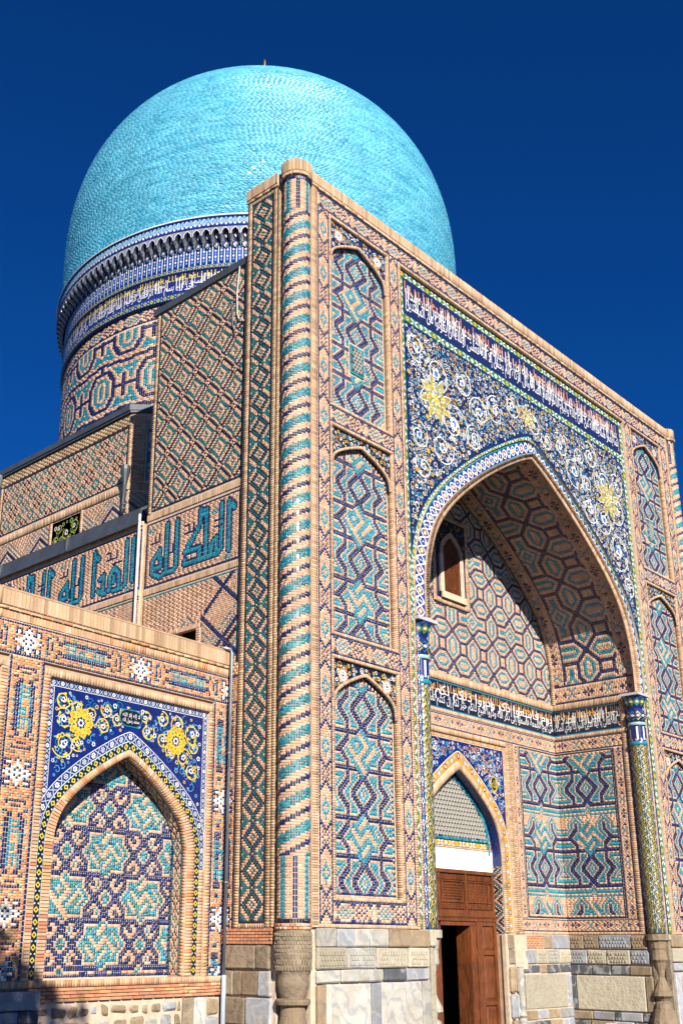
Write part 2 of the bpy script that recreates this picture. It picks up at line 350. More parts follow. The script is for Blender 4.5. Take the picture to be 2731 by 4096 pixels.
TILE_MESH = {}
def tile_mesh(code, k):
    key = (code, k)
    if key not in TILE_MESH:
        i = .5 - .07
        P = [(-.5, -.5, 0), (.5, -.5, 0), (.5, .5, 0), (-.5, .5, 0), (-i, -i, 1), (i, -i, 1), (i, i, 1), (-i, i, 1)]
        F = [(4, 5, 6, 7), (0, 1, 5, 4), (1, 2, 6, 5), (2, 3, 7, 6), (3, 0, 4, 7)]
        me = bpy.data.meshes.new('tile_%s' % {True: 'glazed', False: 'plain'}[PAL[code][1] > .5]); me.from_pydata(P, [], F); me.update(); me.materials.append(MOSAIC)
        c = PAL[code][0][k]; g = PAL[code][1]
        me.color_attributes.new('col', 'FLOAT_COLOR', 'POINT').data.foreach_set('color', np.tile(np.array([*c, g], np.float32), 8))
        TILE_MESH[key] = me
    return TILE_MESH[key]
def finish_fields(limit=300):
    # the tiles that show largest become objects of their own, the rest of each panel one mesh
    byth = {}
    for i, F in enumerate(FIELDS):
        th, part, frame, R, K, w, h = F
        uc, vc = (R[:, 0] + R[:, 1]) / 2, (R[:, 2] + R[:, 3]) / 2
        c00 = np.stack(project(frame(R[:, 0], R[:, 2], w)), 1); c10 = np.stack(project(frame(R[:, 1], R[:, 2], w)), 1); c01 = np.stack(project(frame(R[:, 0], R[:, 3], w)), 1)
        a = c10 - c00; b = c01 - c00; area = -(a[:, 0] * b[:, 1] - a[:, 1] * b[:, 0])   # y grows downward
        x, y = project(frame(uc, vc, w)); ok = (x > 15) & (x < PW - 15) & (y > 15) & (y < PH - 15)
        area = np.where(ok, area, 0)
        F.append(area)
        for j, ar in enumerate(area):
            if ar > 0: byth.setdefault((th.name, PAL[K[j]][1] > .5), []).append((ar, i, j))
    chosen = {}
    for key, lst in byth.items():
        lst.sort(reverse=True)
        for ar, i, j in lst[:limit]: chosen.setdefault(i, set()).add(j)
    rest = {}
    for i, (th, part, frame, R, K, w, h, area) in enumerate(FIELDS):
        ch = chosen.get(i, set()); n = len(R)
        for j in ch:
            u0, u1, v0, v1 = R[j]; uc, vc = (u0 + u1) / 2, (v0 + v1) / 2; e = 1e-3
            P0 = frame(uc, vc, w); X = (frame(uc + e, vc, w) - frame(uc - e, vc, w)) / (2 * e); Yv = (frame(uc, vc + e, w) - frame(uc, vc - e, w)) / (2 * e)
            g = .008; sx, sy = (u1 - u0 - g), (v1 - v0 - g)
            Z = np.cross(X, Yv); Z = Z / np.linalg.norm(Z) * (h + random.uniform(-.002, .003))
            Z = Z + X * random.uniform(-.0006, .0006) + Yv * random.uniform(-.0006, .0006)
            mtx = Matrix([[X[q] * sx, Yv[q] * sy, Z[q], P0[q]] for q in range(3)] + [[0, 0, 0, 1]])
            gl = PAL[K[j]][1] > .5
            o = bpy.data.objects.new('tile' if gl else 'brick', tile_mesh(K[j], random.randrange(len(PAL[K[j]][0]))))
            COL.objects.link(o); o.parent = part; o.matrix_parent_inverse = Matrix(); o.matrix_basis = mtx
        keep = np.array([j for j in range(n) if j not in ch], int)
        if len(keep): rest.setdefault(part.name, []).append((part, frame, R[keep], [K[j] for j in keep], w, h))
    for pn, lst in rest.items():
        Vs, Cs = [], []
        for part, frame, R, K, w, h in lst:
            gu = .12 if R[:, 1].max() - R[:, 0].min() < 5 and frame is globals().get('dome_frame') else 1.0
            n = len(R); g = np.array([.0028 if PAL[k_][1] > .5 else .0016 for k_ in K])
            lo_u, hi_u, lo_v, hi_v = R[:, 0] + g * gu, R[:, 1] - g * gu, R[:, 2] + g, R[:, 3] - g
            b = np.minimum(.005, .08 * np.minimum(R[:, 1] - R[:, 0], R[:, 3] - R[:, 2]))
            hh = h + RNG.uniform(-.003, .003, n); tx = RNG.normal(0, .0012, n); ty = RNG.normal(0, .0012, n)
            V = np.empty((n, 8, 3))
            for q, (su, sv) in enumerate(((0, 0), (1, 0), (1, 1), (0, 1))):
                u = hi_u if su else lo_u; v = hi_v if sv else lo_v
                V[:, q] = frame(u, v, w); V[:, q + 4] = frame(u + (-b if su else b), v + (-b if sv else b), w + hh + (2 * su - 1) * tx + (2 * sv - 1) * ty)
            Vs.append(V.reshape(-1, 3))
            cc = np.array([pick(k) for k in K], np.float32); Cs.append(np.repeat(cc, 8, 0))
        V = np.concatenate(Vs); Cc = np.concatenate(Cs); n = len(V) // 8
        fi = np.array([(4, 5, 6, 7), (0, 1, 5, 4), (1, 2, 6, 5), (2, 3, 7, 6), (3, 0, 4, 7)])
        F = (np.arange(n)[:, None, None] * 8 + fi[None]).reshape(-1)
        me = bpy.data.meshes.new('tile_mosaic'); me.vertices.add(len(V)); me.vertices.foreach_set('co', V.ravel())
        me.loops.add(len(F)); me.loops.foreach_set('vertex_index', F); me.polygons.add(len(F) // 4)
        me.polygons.foreach_set('loop_start', np.arange(0, len(F), 4)); me.polygons.foreach_set('loop_total', np.full(len(F) // 4, 4))
        me.update(calc_edges=True); me.materials.append(MOSAIC)
        me.color_attributes.new('col', 'FLOAT_COLOR', 'POINT').data.foreach_set('color', Cc.ravel())
        o = bpy.data.objects.new('tile_mosaic', me); COL.objects.link(o); o.parent = lst[0][0]; o['kind'] = 'stuff'
        o.matrix_parent_inverse = Matrix()

# ------------------------------------------------------------------ tile patterns
def blank(nr, nc, k='.'): return np.full((nr, nc), k, '<U1')
def stroke(m, pts, bw=2, bh=2):
    for (x0, y0), (x1, y1) in zip(pts[:-1], pts[1:]):
        diag = abs(x1 - x0) > .6 and abs(y1 - y0) > .6
        n = int(max(abs(x1 - x0), abs(y1 - y0))) * 2 + 1; w = bw
        for i in range(n + 1):
            x = int(math.floor(x0 + (x1 - x0) * i / n + .5)); y = int(math.floor(y0 + (y1 - y0) * i / n + .5))
            a, b = max(0, y), max(0, y + bh); c, d = max(0, x), max(0, x + w)
            m[a:b, c:d] = True
def dist4(m, top=40):
    d = np.where(m, 0, 999)
    for k in range(1, top):
        p = np.pad(d, 1, constant_values=999); q = np.minimum.reduce([p[:-2, 1:-1], p[2:, 1:-1], p[1:-1, :-2], p[1:-1, 2:]]) + 1
        d2 = np.minimum(d, q)
        if (d2 == d).all(): break
        d = d2
    return d
def rings(m, line='N', fill='T', plan='..ff..cc..'):
    d = dist4(m); g = blank(*m.shape); g[m] = line
    for i, ch in enumerate(plan):
        if ch == 'f': g[d == i + 1] = fill
        if ch == 'c': g[d == i + 1] = fill
        if ch == 'n': g[d == i + 1] = line
    return g
KUFIC = ["1111101", "0000101", "1110101", "1010101", "1110111", "0000000", "1111111"]
KUFIC2 = ["1011111", "1010000", "1010111", "1110101", "0000101", "1111101", "1000111"]
def diamond_kufic(g, cx, cy, k=KUFIC, cell=3, col='T'):
    n = len(k); half = n * cell / 2
    R = int(half) + 2
    for r in range(max(0, int(cy - R)), min(g.shape[0], int(cy + R) + 1)):
        for c in range(max(0, int(cx - R)), min(g.shape[1], int(cx + R) + 1)):
            p = (c - cx) + (r - cy); q = (c - cx) - (r - cy)
            i = int(math.floor((p + half) / cell)); j = int(math.floor((q + half) / cell))
            if 0 <= i < n and 0 <= j < n: g[r, c] = col if k[n - 1 - i][j] == '1' else '.'
def niche_pattern(nc, nr, phase=0, P=35, fill='T', line='N', kuf=True, alt=False, cell=3):
    m = np.zeros((nr, nc), bool); cx = nc / 2 - 1; h = nc // 2
    for k in range(-1, nr // P + 2):
        y = phase + k * P
        for s in (1, -1):
            X = lambda a: cx + s * a
            for t in (1, -1):
                stroke(m, [(X(0), y + 7 * t), (X(7), y)])
                stroke(m, [(X(0), y + 7 * t), (X(3), y + 10 * t), (X(h + 2), y + 10 * t)])
                stroke(m, [(X(10), y + 10 * t), (X(10), y + 5 * t), (X(15), y)])
            stroke(m, [(X(10), y + 10), (X(10), y + 13), (X(14.5), y + 17.5), (X(10), y + 22), (X(10), y + 25)])
            stroke(m, [(X(15), y + 17), (X(h + 2), y + 17)], 2, 2)
            if alt: stroke(m, [(X(0), y + 10), (X(8), y + 18), (X(0), y + 26)])
    g = rings(m, line, fill, '.ff.c')
    if kuf:
        for k in range(-1, nr // P + 2): diamond_kufic(g, cx + .5, phase + k * P + 17.5, KUFIC if k % 2 else KUFIC2, cell, fill)
    return g
def edge_line(g, k='N', dash=None):
    for a in (g[0], g[-1], g[:, 0], g[:, -1]): a[:] = k
    return g
def bitmap(rows, sub=None):
    g = np.array([list(r) for r in rows[::-1]], '<U1'); return g
BORDER_A = bitmap(["N.......N", "N...T...N", "N...T...N", "N..TTT..N", "N.TT.TT.N", "N.T...T.N", "N.TT.TT.N", "N..TTT..N", "N...T...N", "N...T...N", "NN.....NN", "NNN...NNN",
                   "N.NN.NN.N", "N..NNN..N", "N.N.N.N.N", "N..N.N..N", "N.N...N.N", "N..N.N..N", "N.N.N.N.N", "N..NNN..N", "N.NN.NN.N", "NNN...NNN", "NN.....NN", "N.......N"])
BORDER_H = bitmap(["NNNNNNNNNNNNNNNNNNNNNNNN", ".NNN......NNN..N.N..NNN.", "..N..T..T..N..N...N..N..", "....T.TT.T...N..N..N....", "..TT.T..T.TT..NN.NN...T.", "....T.TT.T...N..N..N....", "..N..T..T..N..N...N..N..", ".NNN......NNN..N.N..NNN.", "NNNNNNNNNNNNNNNNNNNNNNNN"])
STAR_ROW = bitmap(["NNNNNNNNNNNNNNNNNNNNNN", "......................", ".....N.......T...T....", "...N.N.N......T.T..N..", "..NNN.NNN..N...T...NN.", "...N.N.N.......T...N..", ".....N........T.T.....", ".............T...T....", "......................", "NNNNNNNNNNNNNNNNNNNNNN"])
def tile_bitmap(b, nr, nc, ro=0, co=0): return b[(np.arange(nr)[:, None] + ro) % b.shape[0], (np.arange(nc)[None, :] + co) % b.shape[1]]
def strip_pattern(nr, nc, P=14):
    g = blank(nr, nc); cx = (nc - 1) / 2; r, c = np.mgrid[0:nr, 0:nc]; x = np.abs(c - cx)
    y = (r % P) - P / 2; ay = np.abs(y); d = x + ay; e = x + (P / 2 - ay)
    strap = (np.abs(d - 5.2) < 1.3) | ((e < 2.6) & (e > .4))
    g[strap] = np.where(((r + c) % 2)[strap] == 0, 'B', 'G')
    g[(d < 1.6)] = 'G'; g[(x < .6) & (ay < .6)] = '.'
    ed = (nc / 2 - x) + (P / 2 - ay); g[(ed < 4.6) & ~strap] = 'G'; g[ed < 2.4] = '.'; g[ed < 1.3] = 'G'
    g[:, 0] = 'B'; g[:, -1] = 'B'; g[0] = 'B'; g[-1] = 'B'
    return g
def lattice_zigzag(nr, nc, P=20):
    g = blank(nr, nc); r, c = np.mgrid[0:nr, 0:nc]; p = (c + r) % P; q = (c - r) % P
    pd = np.minimum(p, P - p); qd = np.minimum(q, P - q); pc = np.abs(p - P / 2); qc = np.abs(q - P / 2); mx = np.maximum(pc, qc)
    g[(mx <= 6) & (mx >= 4.5)] = 'G'; g[(mx <= 1.2)] = 'G'; g[(pc < .6) & (qc < .6)] = '.'
    k = ((c + r) // P + (c - r) // P) % 2 == 0
    g[(np.abs((p - P / 2) - (q - P / 2)) < 2.1) & (mx > 4) & (mx < 8) & k] = 'G'
    line = (p <= 1) | (q <= 1)
    near = (pd <= 3.5) & (qd <= 3.5); g[line & ~near] = 'B'; ring = near & (np.maximum(pd, qd) >= 2.5); g[ring] = 'B'; g[(pd <= 1) & (qd <= 0)] = 'B'
    g[:, 0] = 'B'; g[:, -1] = 'B'; g[0] = 'B'
    return g
def cross_field(nr, nc, P=14):
    g = blank(nr, nc); r, c = np.mgrid[0:nr, 0:nc]; p = (c + r) % (2 * P); q = (c - r) % (2 * P)
    for (a, b, k) in ((0, 0, 'B'), (P, P, 'G'), (0, P, 'o'), (P, 0, 'o')):
        pc = np.abs((p - a + P) % (2 * P) - P); qc = np.abs((q - b + P) % (2 * P) - P)
        if k == 'o':
            mx = np.maximum(pc, qc); g[(mx <= 4) & (mx >= 3)] = 'G'; g[mx <= 0] = 'G'
        else:
            g[((pc <= .6) & (qc <= 10)) | ((qc <= .6) & (pc <= 10)) | ((np.abs(pc - 5) <= .6) & (qc <= 5)) | ((np.abs(qc - 5) <= .6) & (pc <= 5))] = k
    g[:, 0] = 'B'; g[:, -1] = 'B'; g[0] = 'B'; g[-1] = 'B'
    return g
def chevron_field(nr, nc, P=30):
    g = blank(nr, nc); r, c = np.mgrid[0:nr, 0:nc]; z = np.abs((c % P) - P / 2); d = (r - z * 1.0)
    dd = d % 16
    g[(np.abs(d - 1) < 1.3)] = 'N'
    for o in (5, 9, 13): g[(np.abs(d - o) < 1.0) & ((c + r) % 7 != 0)] = 'T'
    for o in (-4, -8, -12): g[(np.abs(d - o) < 1.0) & ((c - r) % 9 != 0)] = 'T'
    return g
def octagon_girih(nr, nc, P=30, Q=34, ro=0, co=0, line='N', fill='T', plan='..ff..cc.'):
    m = np.zeros((nr, nc), bool)
    for i in range(-1, nr // Q + 2):
        for j in range(-1, nc // P + 2):
            x = j * P + co + (P // 2 if i % 2 else 0); y = i * Q // 1 + ro
            a, b = 8, 11
            oc = [(x - 4, y - b), (x + 4, y - b), (x + a, y - 5), (x + a, y + 5), (x + 4, y + b), (x - 4, y + b), (x - a, y + 5), (x - a, y - 5), (x - 4, y - b)]
            stroke(m, oc)
            stroke(m, [(x + a, y), (x + P - a, y)]); stroke(m, [(x, y + b), (x, y + b + 5), (x + P // 2, y + Q - b - 5)]); stroke(m, [(x, y + b + 5), (x - P // 2, y + Q - b - 5)])
            stroke(m, [(x + P // 2 - 1, y - 6), (x + P // 2 - 1, y + 6)])
    return rings(m, line, fill, plan)
def lunette_girih(nr, nc, P=40, Q=44, ro=0, co=0, line='N', fill='T'):
    m = np.zeros((nr, nc), bool)
    for i in range(-1, nr // Q + 2):
        for j in range(-2, nc // P + 2):
            x = j * P + co; y = i * Q + ro
            for s in (1, -1):
                stroke(m, [(x, y), (x + s * 7, y + 7), (x + s * 7, y + 15), (x, y + 22)])
                stroke(m, [(x + s * 7, y + 7), (x + s * 13, y + 7), (x + s * 20, y)])
                stroke(m, [(x + s * 7, y + 15), (x + s * 13, y + 15), (x + s * 20, y + 22)])
                stroke(m, [(x, y + 22), (x + s * 6, y + 28), (x + s * 6, y + 37), (x, y + 44)])
                stroke(m, [(x + s * 6, y + 28), (x + s * 14, y + 28), (x + s * 20, y + 22)])
                stroke(m, [(x + s * 6, y + 37), (x + s * 14, y + 37), (x + s * 20, y + 44)])
                stroke(m, [(x + s * 13, y + 7), (x + s * 13, y + 15)])
    return rings(m, line, fill, '..ff..cc.')
def wing_girih(nr, nc, P=37, Q=32, ro=0, co=0):
    m = np.zeros((nr, nc), bool); C = []
    for i in range(-2, 2 * nr // Q + 3):
        for j in range(-2, nc // P + 3):
            x = j * P + co + (P // 2 if i % 2 else 0); y = i * Q // 2 + ro; C.append((x + P // 2, y, (i + j) % 2))
            for s in (1, -1):
                for t in (1, -1):
                    stroke(m, [(x, y + 5 * t), (x + s * 5, y)])
                    stroke(m, [(x, y + 5 * t), (x + s * 3, y + 8 * t), (x + s * 10, y + 8 * t), (x + s * 13, y + 11 * t)])
                    stroke(m, [(x + s * 9, y + 8 * t), (x + s * 9, y + 4 * t), (x + s * 6, y + 1 * t)])
    g = rings(m, 'N', 'T', '.ff.c')
    for x, y, k in C: diamond_kufic(g, x + .5, y + .5, KUFIC if k else KUFIC2, 2.4, 'T')
    gm = (g == 'T'); sw = np.random.default_rng(3).random(g.shape) < .45; g[gm & sw] = 'G'
    return g
FLOWER = bitmap(["......N......", ".NNN.NWN.NNN.", ".NWN.WWW.NWN.", ".NWNNWNWNNWN.", "....WWWWW....", ".N.WWNWNWW.N.", "NWWWNWWWNWWWN", ".N.WWNWNWW.N.", "....WWWWW....", ".NWNNWNWNNWN.", ".NWN.WWW.NWN.", ".NNN.NWN.NNN.", "......N......"])
MUHAMMAD = bitmap(["TTTTT....TTTTT.....", "....T........T.TTT.", "TTTTT.TTT....T.T.T.", "....T.T.T....T.T.T.", "TTTTTTTTTTTTTTTTTTT"])
def cartouche_row(nr, nc, starts, flowers, ori=0):
    """frieze of orange brick with navy bars round a small word and white star flowers; nr = 14"""
    g = blank(nr, nc, 'o'); g[0] = 'N'; g[-1] = 'N'
    rr = np.random.default_rng(11)
    for c in range(nc):
        if c % 5 == 2: g[2, c] = 'T' if rr.random() < .7 else 'G'
        if c % 5 == 4: g[nr - 3, c] = 'T' if rr.random() < .6 else 'G'
    for x in starts:
        L = 34
        for c in range(x, min(nc, x + L)):
            if c < 0: continue
            k = c - x
            if 7 <= k < L - 7: g[3:5, c] = 'N'; g[nr - 5:nr - 3, c] = 'N'
            if k in (0, L - 1): g[3:nr - 3, c] = 'N'
            if k in (2, L - 3): g[5:nr - 5, c] = 'N'
            if k in (4, L - 5): g[[2, 3, nr - 4, nr - 3], c] = 'N'
            if k in (5, 6, L - 7, L - 6): g[[4, 5, nr - 6, nr - 5], c] = 'N'
            if k in (1, L - 2): g[[3, nr - 4], c] = 'N'
        b = MUHAMMAD
        for i in range(b.shape[0]):
            for j in range(b.shape[1]):
                c = x + 8 + j
                if 0 <= c < nc and b[i, j] == 'T': g[nr // 2 - 2 + i, c] = 'T'
    for x in flowers:
        for i in range(13):
            for j in range(13):
                c = x - 6 + j
                if 0 <= c < nc and FLOWER[i, j] != '.' and 0 < i < nr - 1: g[min(nr - 1, i), c] = FLOWER[i, j]
        for c in (x - 9, x + 8):
            if 0 <= c < nc: g[4, c] = 'T'; g[nr - 6, c] = 'T'
    return g
def kufic_band(nr, nc, words):
    """big square-cut letters in turquoise outlined in navy on brick"""
    t = np.zeros((nr, nc), bool); n1 = np.zeros((nr, nc), bool)
    for x0, name in words:
        S = lambda *p: stroke(t, [(x0 + a, b) for a, b in p], 2, 2)
        s = lambda *p: stroke(n1, [(x0 + a, b) for a, b in p], 1, 1)
        if name == 'mulk':
            S((32, 5), (32, 29)); S((34, 27), (35, 25))
            S((27, 29), (27, 7), (25, 5), (17, 5)); S((21, 6), (21, 11), (24, 13), (24, 7)); S((21, 11), (20, 9), (20, 6))
            S((17, 5), (17, 29)); S((15, 27), (15, 29))
            S((17, 5), (3, 5), (3, 7)); S((13, 7), (13, 11), (3, 11), (10, 19), (13, 23), (13, 30))
            s((3, 21), (9, 21), (9, 25)); s((6, 21), (6, 25), (3, 25)); s((23, 22), (28, 22)); s((23, 19), (29, 19), (29, 24))
        if name == 'lillah':
            S((20, 6), (20, 29)); S((20, 6), (18, 4), (12, 4)); S((13, 6), (13, 29)); S((13, 4), (8, 3), (3, 6), (3, 12), (8, 17), (9, 8), (3, 8))
            s((2, 22), (8, 22), (8, 26)); s((5, 22), (5, 25)); s((15, 14), (18, 14), (18, 18))
        if name == 'quwwa':
            S((34, 5), (34, 29)); S((29, 29), (29, 5), (26, 3), (20, 3)); S((24, 4), (24, 12), (20, 16), (17, 12), (17, 4)); S((20, 8), (20, 11))
            S((17, 4), (12, 3), (8, 6)); S((12, 4), (12, 14), (9, 12)); S((4, 4), (4, 29)); S((6, 26), (7, 24))
            s((14, 22), (22, 22), (22, 26)); s((17, 22), (17, 26), (14, 26)); s((19, 19), (26, 19))
    d = dist4(t); g = blank(nr, nc); g[d == 1] = 'N'; g[t] = 'T'; g[n1] = 'N'
    free = dist4(t | n1)
    rr = random.Random(5)
    for k in range(nc * nr // 60):
        r, c = rr.randrange(2, nr - 3), rr.randrange(2, nc - 3)
        if free[r, c] >= 4:
            for a, b in ((0, 0), (1, 0), (-1, 0), (0, 1), (0, -1), (1, 2), (-1, 2), (0, 3)):
                if 0 <= r + a < nr and 0 <= c + b < nc and free[r + a, c + b] > 1 and g[r + a, c + b] == '.': g[r + a, c + b] = 'T'
            free[max(0, r - 4):r + 5, max(0, c - 4):c + 6] = 0
    g[0] = 'N'; g[-1] = 'N'; g[:, 0] = 'N'; g[:, -1] = 'N'
    return g

# ------------------------------------------------------------------ painted tilework: scrolls, flowers, letters as thin inlay
WHT, YEL, ORG, LBL, GRN, NVY, BLK, TRQ, CRM = ((.72, .71, .68, .9), (.60, .44, .03, 1), (.60, .26, .02, 1), (.10, .33, .52, 1), (.07, .17, .03, 1), (.010, .018, .12, 1), (.008, .01, .02, 1), (.012, .21, .30, 1), (.60, .52, .40, .6))
class Inlay(MB):
    def __init__(s, frame, w0=.004): super().__init__(); s.fr = frame; s.w = w0
    def lift(s): s.w += 6e-6; return s.w
    def ribbon(s, pts, width, col):
        p = np.asarray(pts, float)
        if len(p) < 2: return
        t = np.gradient(p, axis=0); t /= np.linalg.norm(t, axis=1)[:, None] + 1e-9; n = np.stack([-t[:, 1], t[:, 0]], 1)
        wd = np.broadcast_to(np.asarray(width, float), (len(p),))[:, None] / 2
        a = p + n * wd; b = p - n * wd; q = np.vstack([a, b]); k = len(p)
        s.add(s.fr(q[:, 0], q[:, 1], s.lift()), [(i + k, i + k + 1, i + 1, i) for i in range(k - 1)], col)
    def poly(s, pts, col):
        p = np.asarray(pts, float); c = p.mean(0); q = np.vstack([p, c]); k = len(p)
        s.add(s.fr(q[:, 0], q[:, 1], s.lift()), [(i, (i + 1) % k, k) for i in range(k)], col)
    def quad(s, pts, col): 
        p = np.asarray(pts, float); s.add(s.fr(p[:, 0], p[:, 1], s.lift()), [tuple(range(len(p)))], col)
    def flower(s, c, r, n, col, mid=None, mid2=None, rot=0.0):
        t = np.arange(n * 4) / (n * 4) * 2 * PI; rr = r * (.66 + .34 * np.abs(np.cos(t * n / 2)))
        s.poly(np.stack([c[0] + rr * np.cos(t + rot), c[1] + rr * np.sin(t + rot)], 1), col)
        for m, f in ((mid, .5), (mid2, .25)):
            if m is not None:
                t = np.arange(8) / 8 * 2 * PI; s.poly(np.stack([c[0] + r * f * np.cos(t), c[1] + r * f * np.sin(t)], 1), m)
    def leaf(s, c, L, a, col, fat=.35):
        t = np.linspace(0, 2 * PI, 9)[:-1]; x = L * (np.cos(t) * .5 + .5); y = L * fat * np.sin(t) * (.35 + .65 * (1 - x / L)) + .18 * L * (x / L) ** 2
        s.poly(np.stack([c[0] + x * math.cos(a) - y * math.sin(a), c[1] + x * math.sin(a) + y * math.cos(a)], 1), col)
    def diamond(s, c, a, b, col): s.quad([(c[0] - a, c[1]), (c[0], c[1] - b), (c[0] + a, c[1]), (c[0], c[1] + b)], col)
    def spiral(s, c, r, turns, a0, sgn, width, col, n=26):
        t = np.linspace(.12, 1, n); a = a0 + sgn * t * turns * 2 * PI; rr = r * t ** .8
        s.ribbon(np.stack([c[0] + rr * np.cos(a), c[1] + rr * np.sin(a)], 1), width, col); return a[-1]
    def scatter(s, inside, bbox, n, rmin, rmax, gap, draw, seed, tries=14):
        R = random.Random(seed); done = []; arr = np.empty((0, 3))
        for _ in range(n * tries):
            if len(done) >= n: break
            r = R.uniform(rmin, rmax); x = R.uniform(bbox[0], bbox[1]); y = R.uniform(bbox[2], bbox[3])
            if len(done) and (np.hypot(arr[:, 0] - x, arr[:, 1] - y) < (arr[:, 2] + r) * gap).any(): continue
            t = np.arange(8) / 8 * 2 * PI
            if not inside(x + r * np.cos(t), y + r * np.sin(t)).all(): continue
            done.append((x, y, r)); arr = np.array(done); draw((x, y), r, R)
        return done

_FORMS = {}
for _i, (_ch, _k) in enumerate([('\u0622', 2), ('\u0623', 2), ('\u0624', 2), ('\u0625', 2), ('\u0626', 4), ('\u0627', 2), ('\u0628', 4), ('\u0629', 2), ('\u062a', 4), ('\u062b', 4), ('\u062c', 4), ('\u062d', 4), ('\u062e', 4), ('\u062f', 2), ('\u0630', 2), ('\u0631', 2), ('\u0632', 2), ('\u0633', 4), ('\u0634', 4), ('\u0635', 4), ('\u0636', 4), ('\u0637', 4), ('\u0638', 4), ('\u0639', 4), ('\u063a', 4), ('\u0641', 4), ('\u0642', 4), ('\u0643', 4), ('\u0644', 4), ('\u0645', 4), ('\u0646', 4), ('\u0647', 4), ('\u0648', 2), ('\u0649', 2), ('\u064a', 4)]):
    _FORMS[_ch] = (_k, sum(k for c, k in [(None, 0)]) )
_cp = 0xFE81
for _ch in list(_FORMS):
    _k = _FORMS[_ch][0]; _FORMS[_ch] = (_k, _cp); _cp += _k
_FORMS['\u0621'] = (1, 0xFE80)
def shape_arabic(s):
    out = []; i = 0; joined = False
    while i < len(s):
        ch = s[i]
        if ch not in _FORMS: out.append(ch); joined = False; i += 1; continue
        k, cp = _FORMS[ch]; nxt = s[i + 1] if i + 1 < len(s) else ' '
        if ch == '\u0644' and nxt == '\u0627':
            out.append(chr(0xFEFC if joined else 0xFEFB)); joined = False; i += 2; continue
        link = k == 4 and nxt in _FORMS and _FORMS[nxt][0] > 1
        out.append(chr(cp + (3 if joined and link else 2 if link else 1 if joined else 0)) if k == 4 else chr(cp + (1 if joined and k == 2 else 0)))
        joined = link; i += 1
    return ''.join(reversed(out))
def text_shape(s):
    cu = bpy.data.curves.new('lettering', 'FONT'); cu.body = shape_arabic(s); cu.resolution_u = 3
    o = bpy.data.objects.new('lettering', cu); COL.objects.link(o); dg = bpy.context.evaluated_depsgraph_get(); dg.update()
    me = bpy.data.meshes.new_from_object(o.evaluated_get(dg)); V = np.array([v.co[:2] for v in me.vertices]); F = [tuple(p.vertices) for p in me.polygons]
    bpy.data.objects.remove(o); bpy.data.curves.remove(cu); bpy.data.meshes.remove(me); return V, F
def letters(inl, s, u0, u1, v0, v1, col, bold=0.0):
    V, F = text_shape(s)
    if not len(V): return
    a, b = V.min(0), V.max(0); V = (V - a) / (b - a); u = u0 + V[:, 0] * (u1 - u0); v = v0 + V[:, 1] * (v1 - v0)
    inl.add(inl.fr(u, v, inl.lift()), F, col)
def kufic_strip(inl, u0, u1, v0, v1, col, seed):
    """a row of plain upright strokes with knots: the small second line of writing"""
    R = random.Random(seed); u = u0; h = v1 - v0; t = h * .13
    while u < u1 - h * .5:
        hh = h * R.choice((1, 1, .55, .8)); inl.quad([(u, v0), (u + t, v0), (u + t, v0 + hh), (u, v0 + hh)], col)
        s = h * R.choice((.25, .35, .5)); inl.quad([(u, v0), (u + s, v0), (u + s, v0 + t), (u, v0 + t)], col)
        if R.random() < .3: inl.diamond((u + s * .6, v0 + h * .45), t * 1.6, t * 1.6, col)
        u += s + t * R.uniform(.6, 1.3)
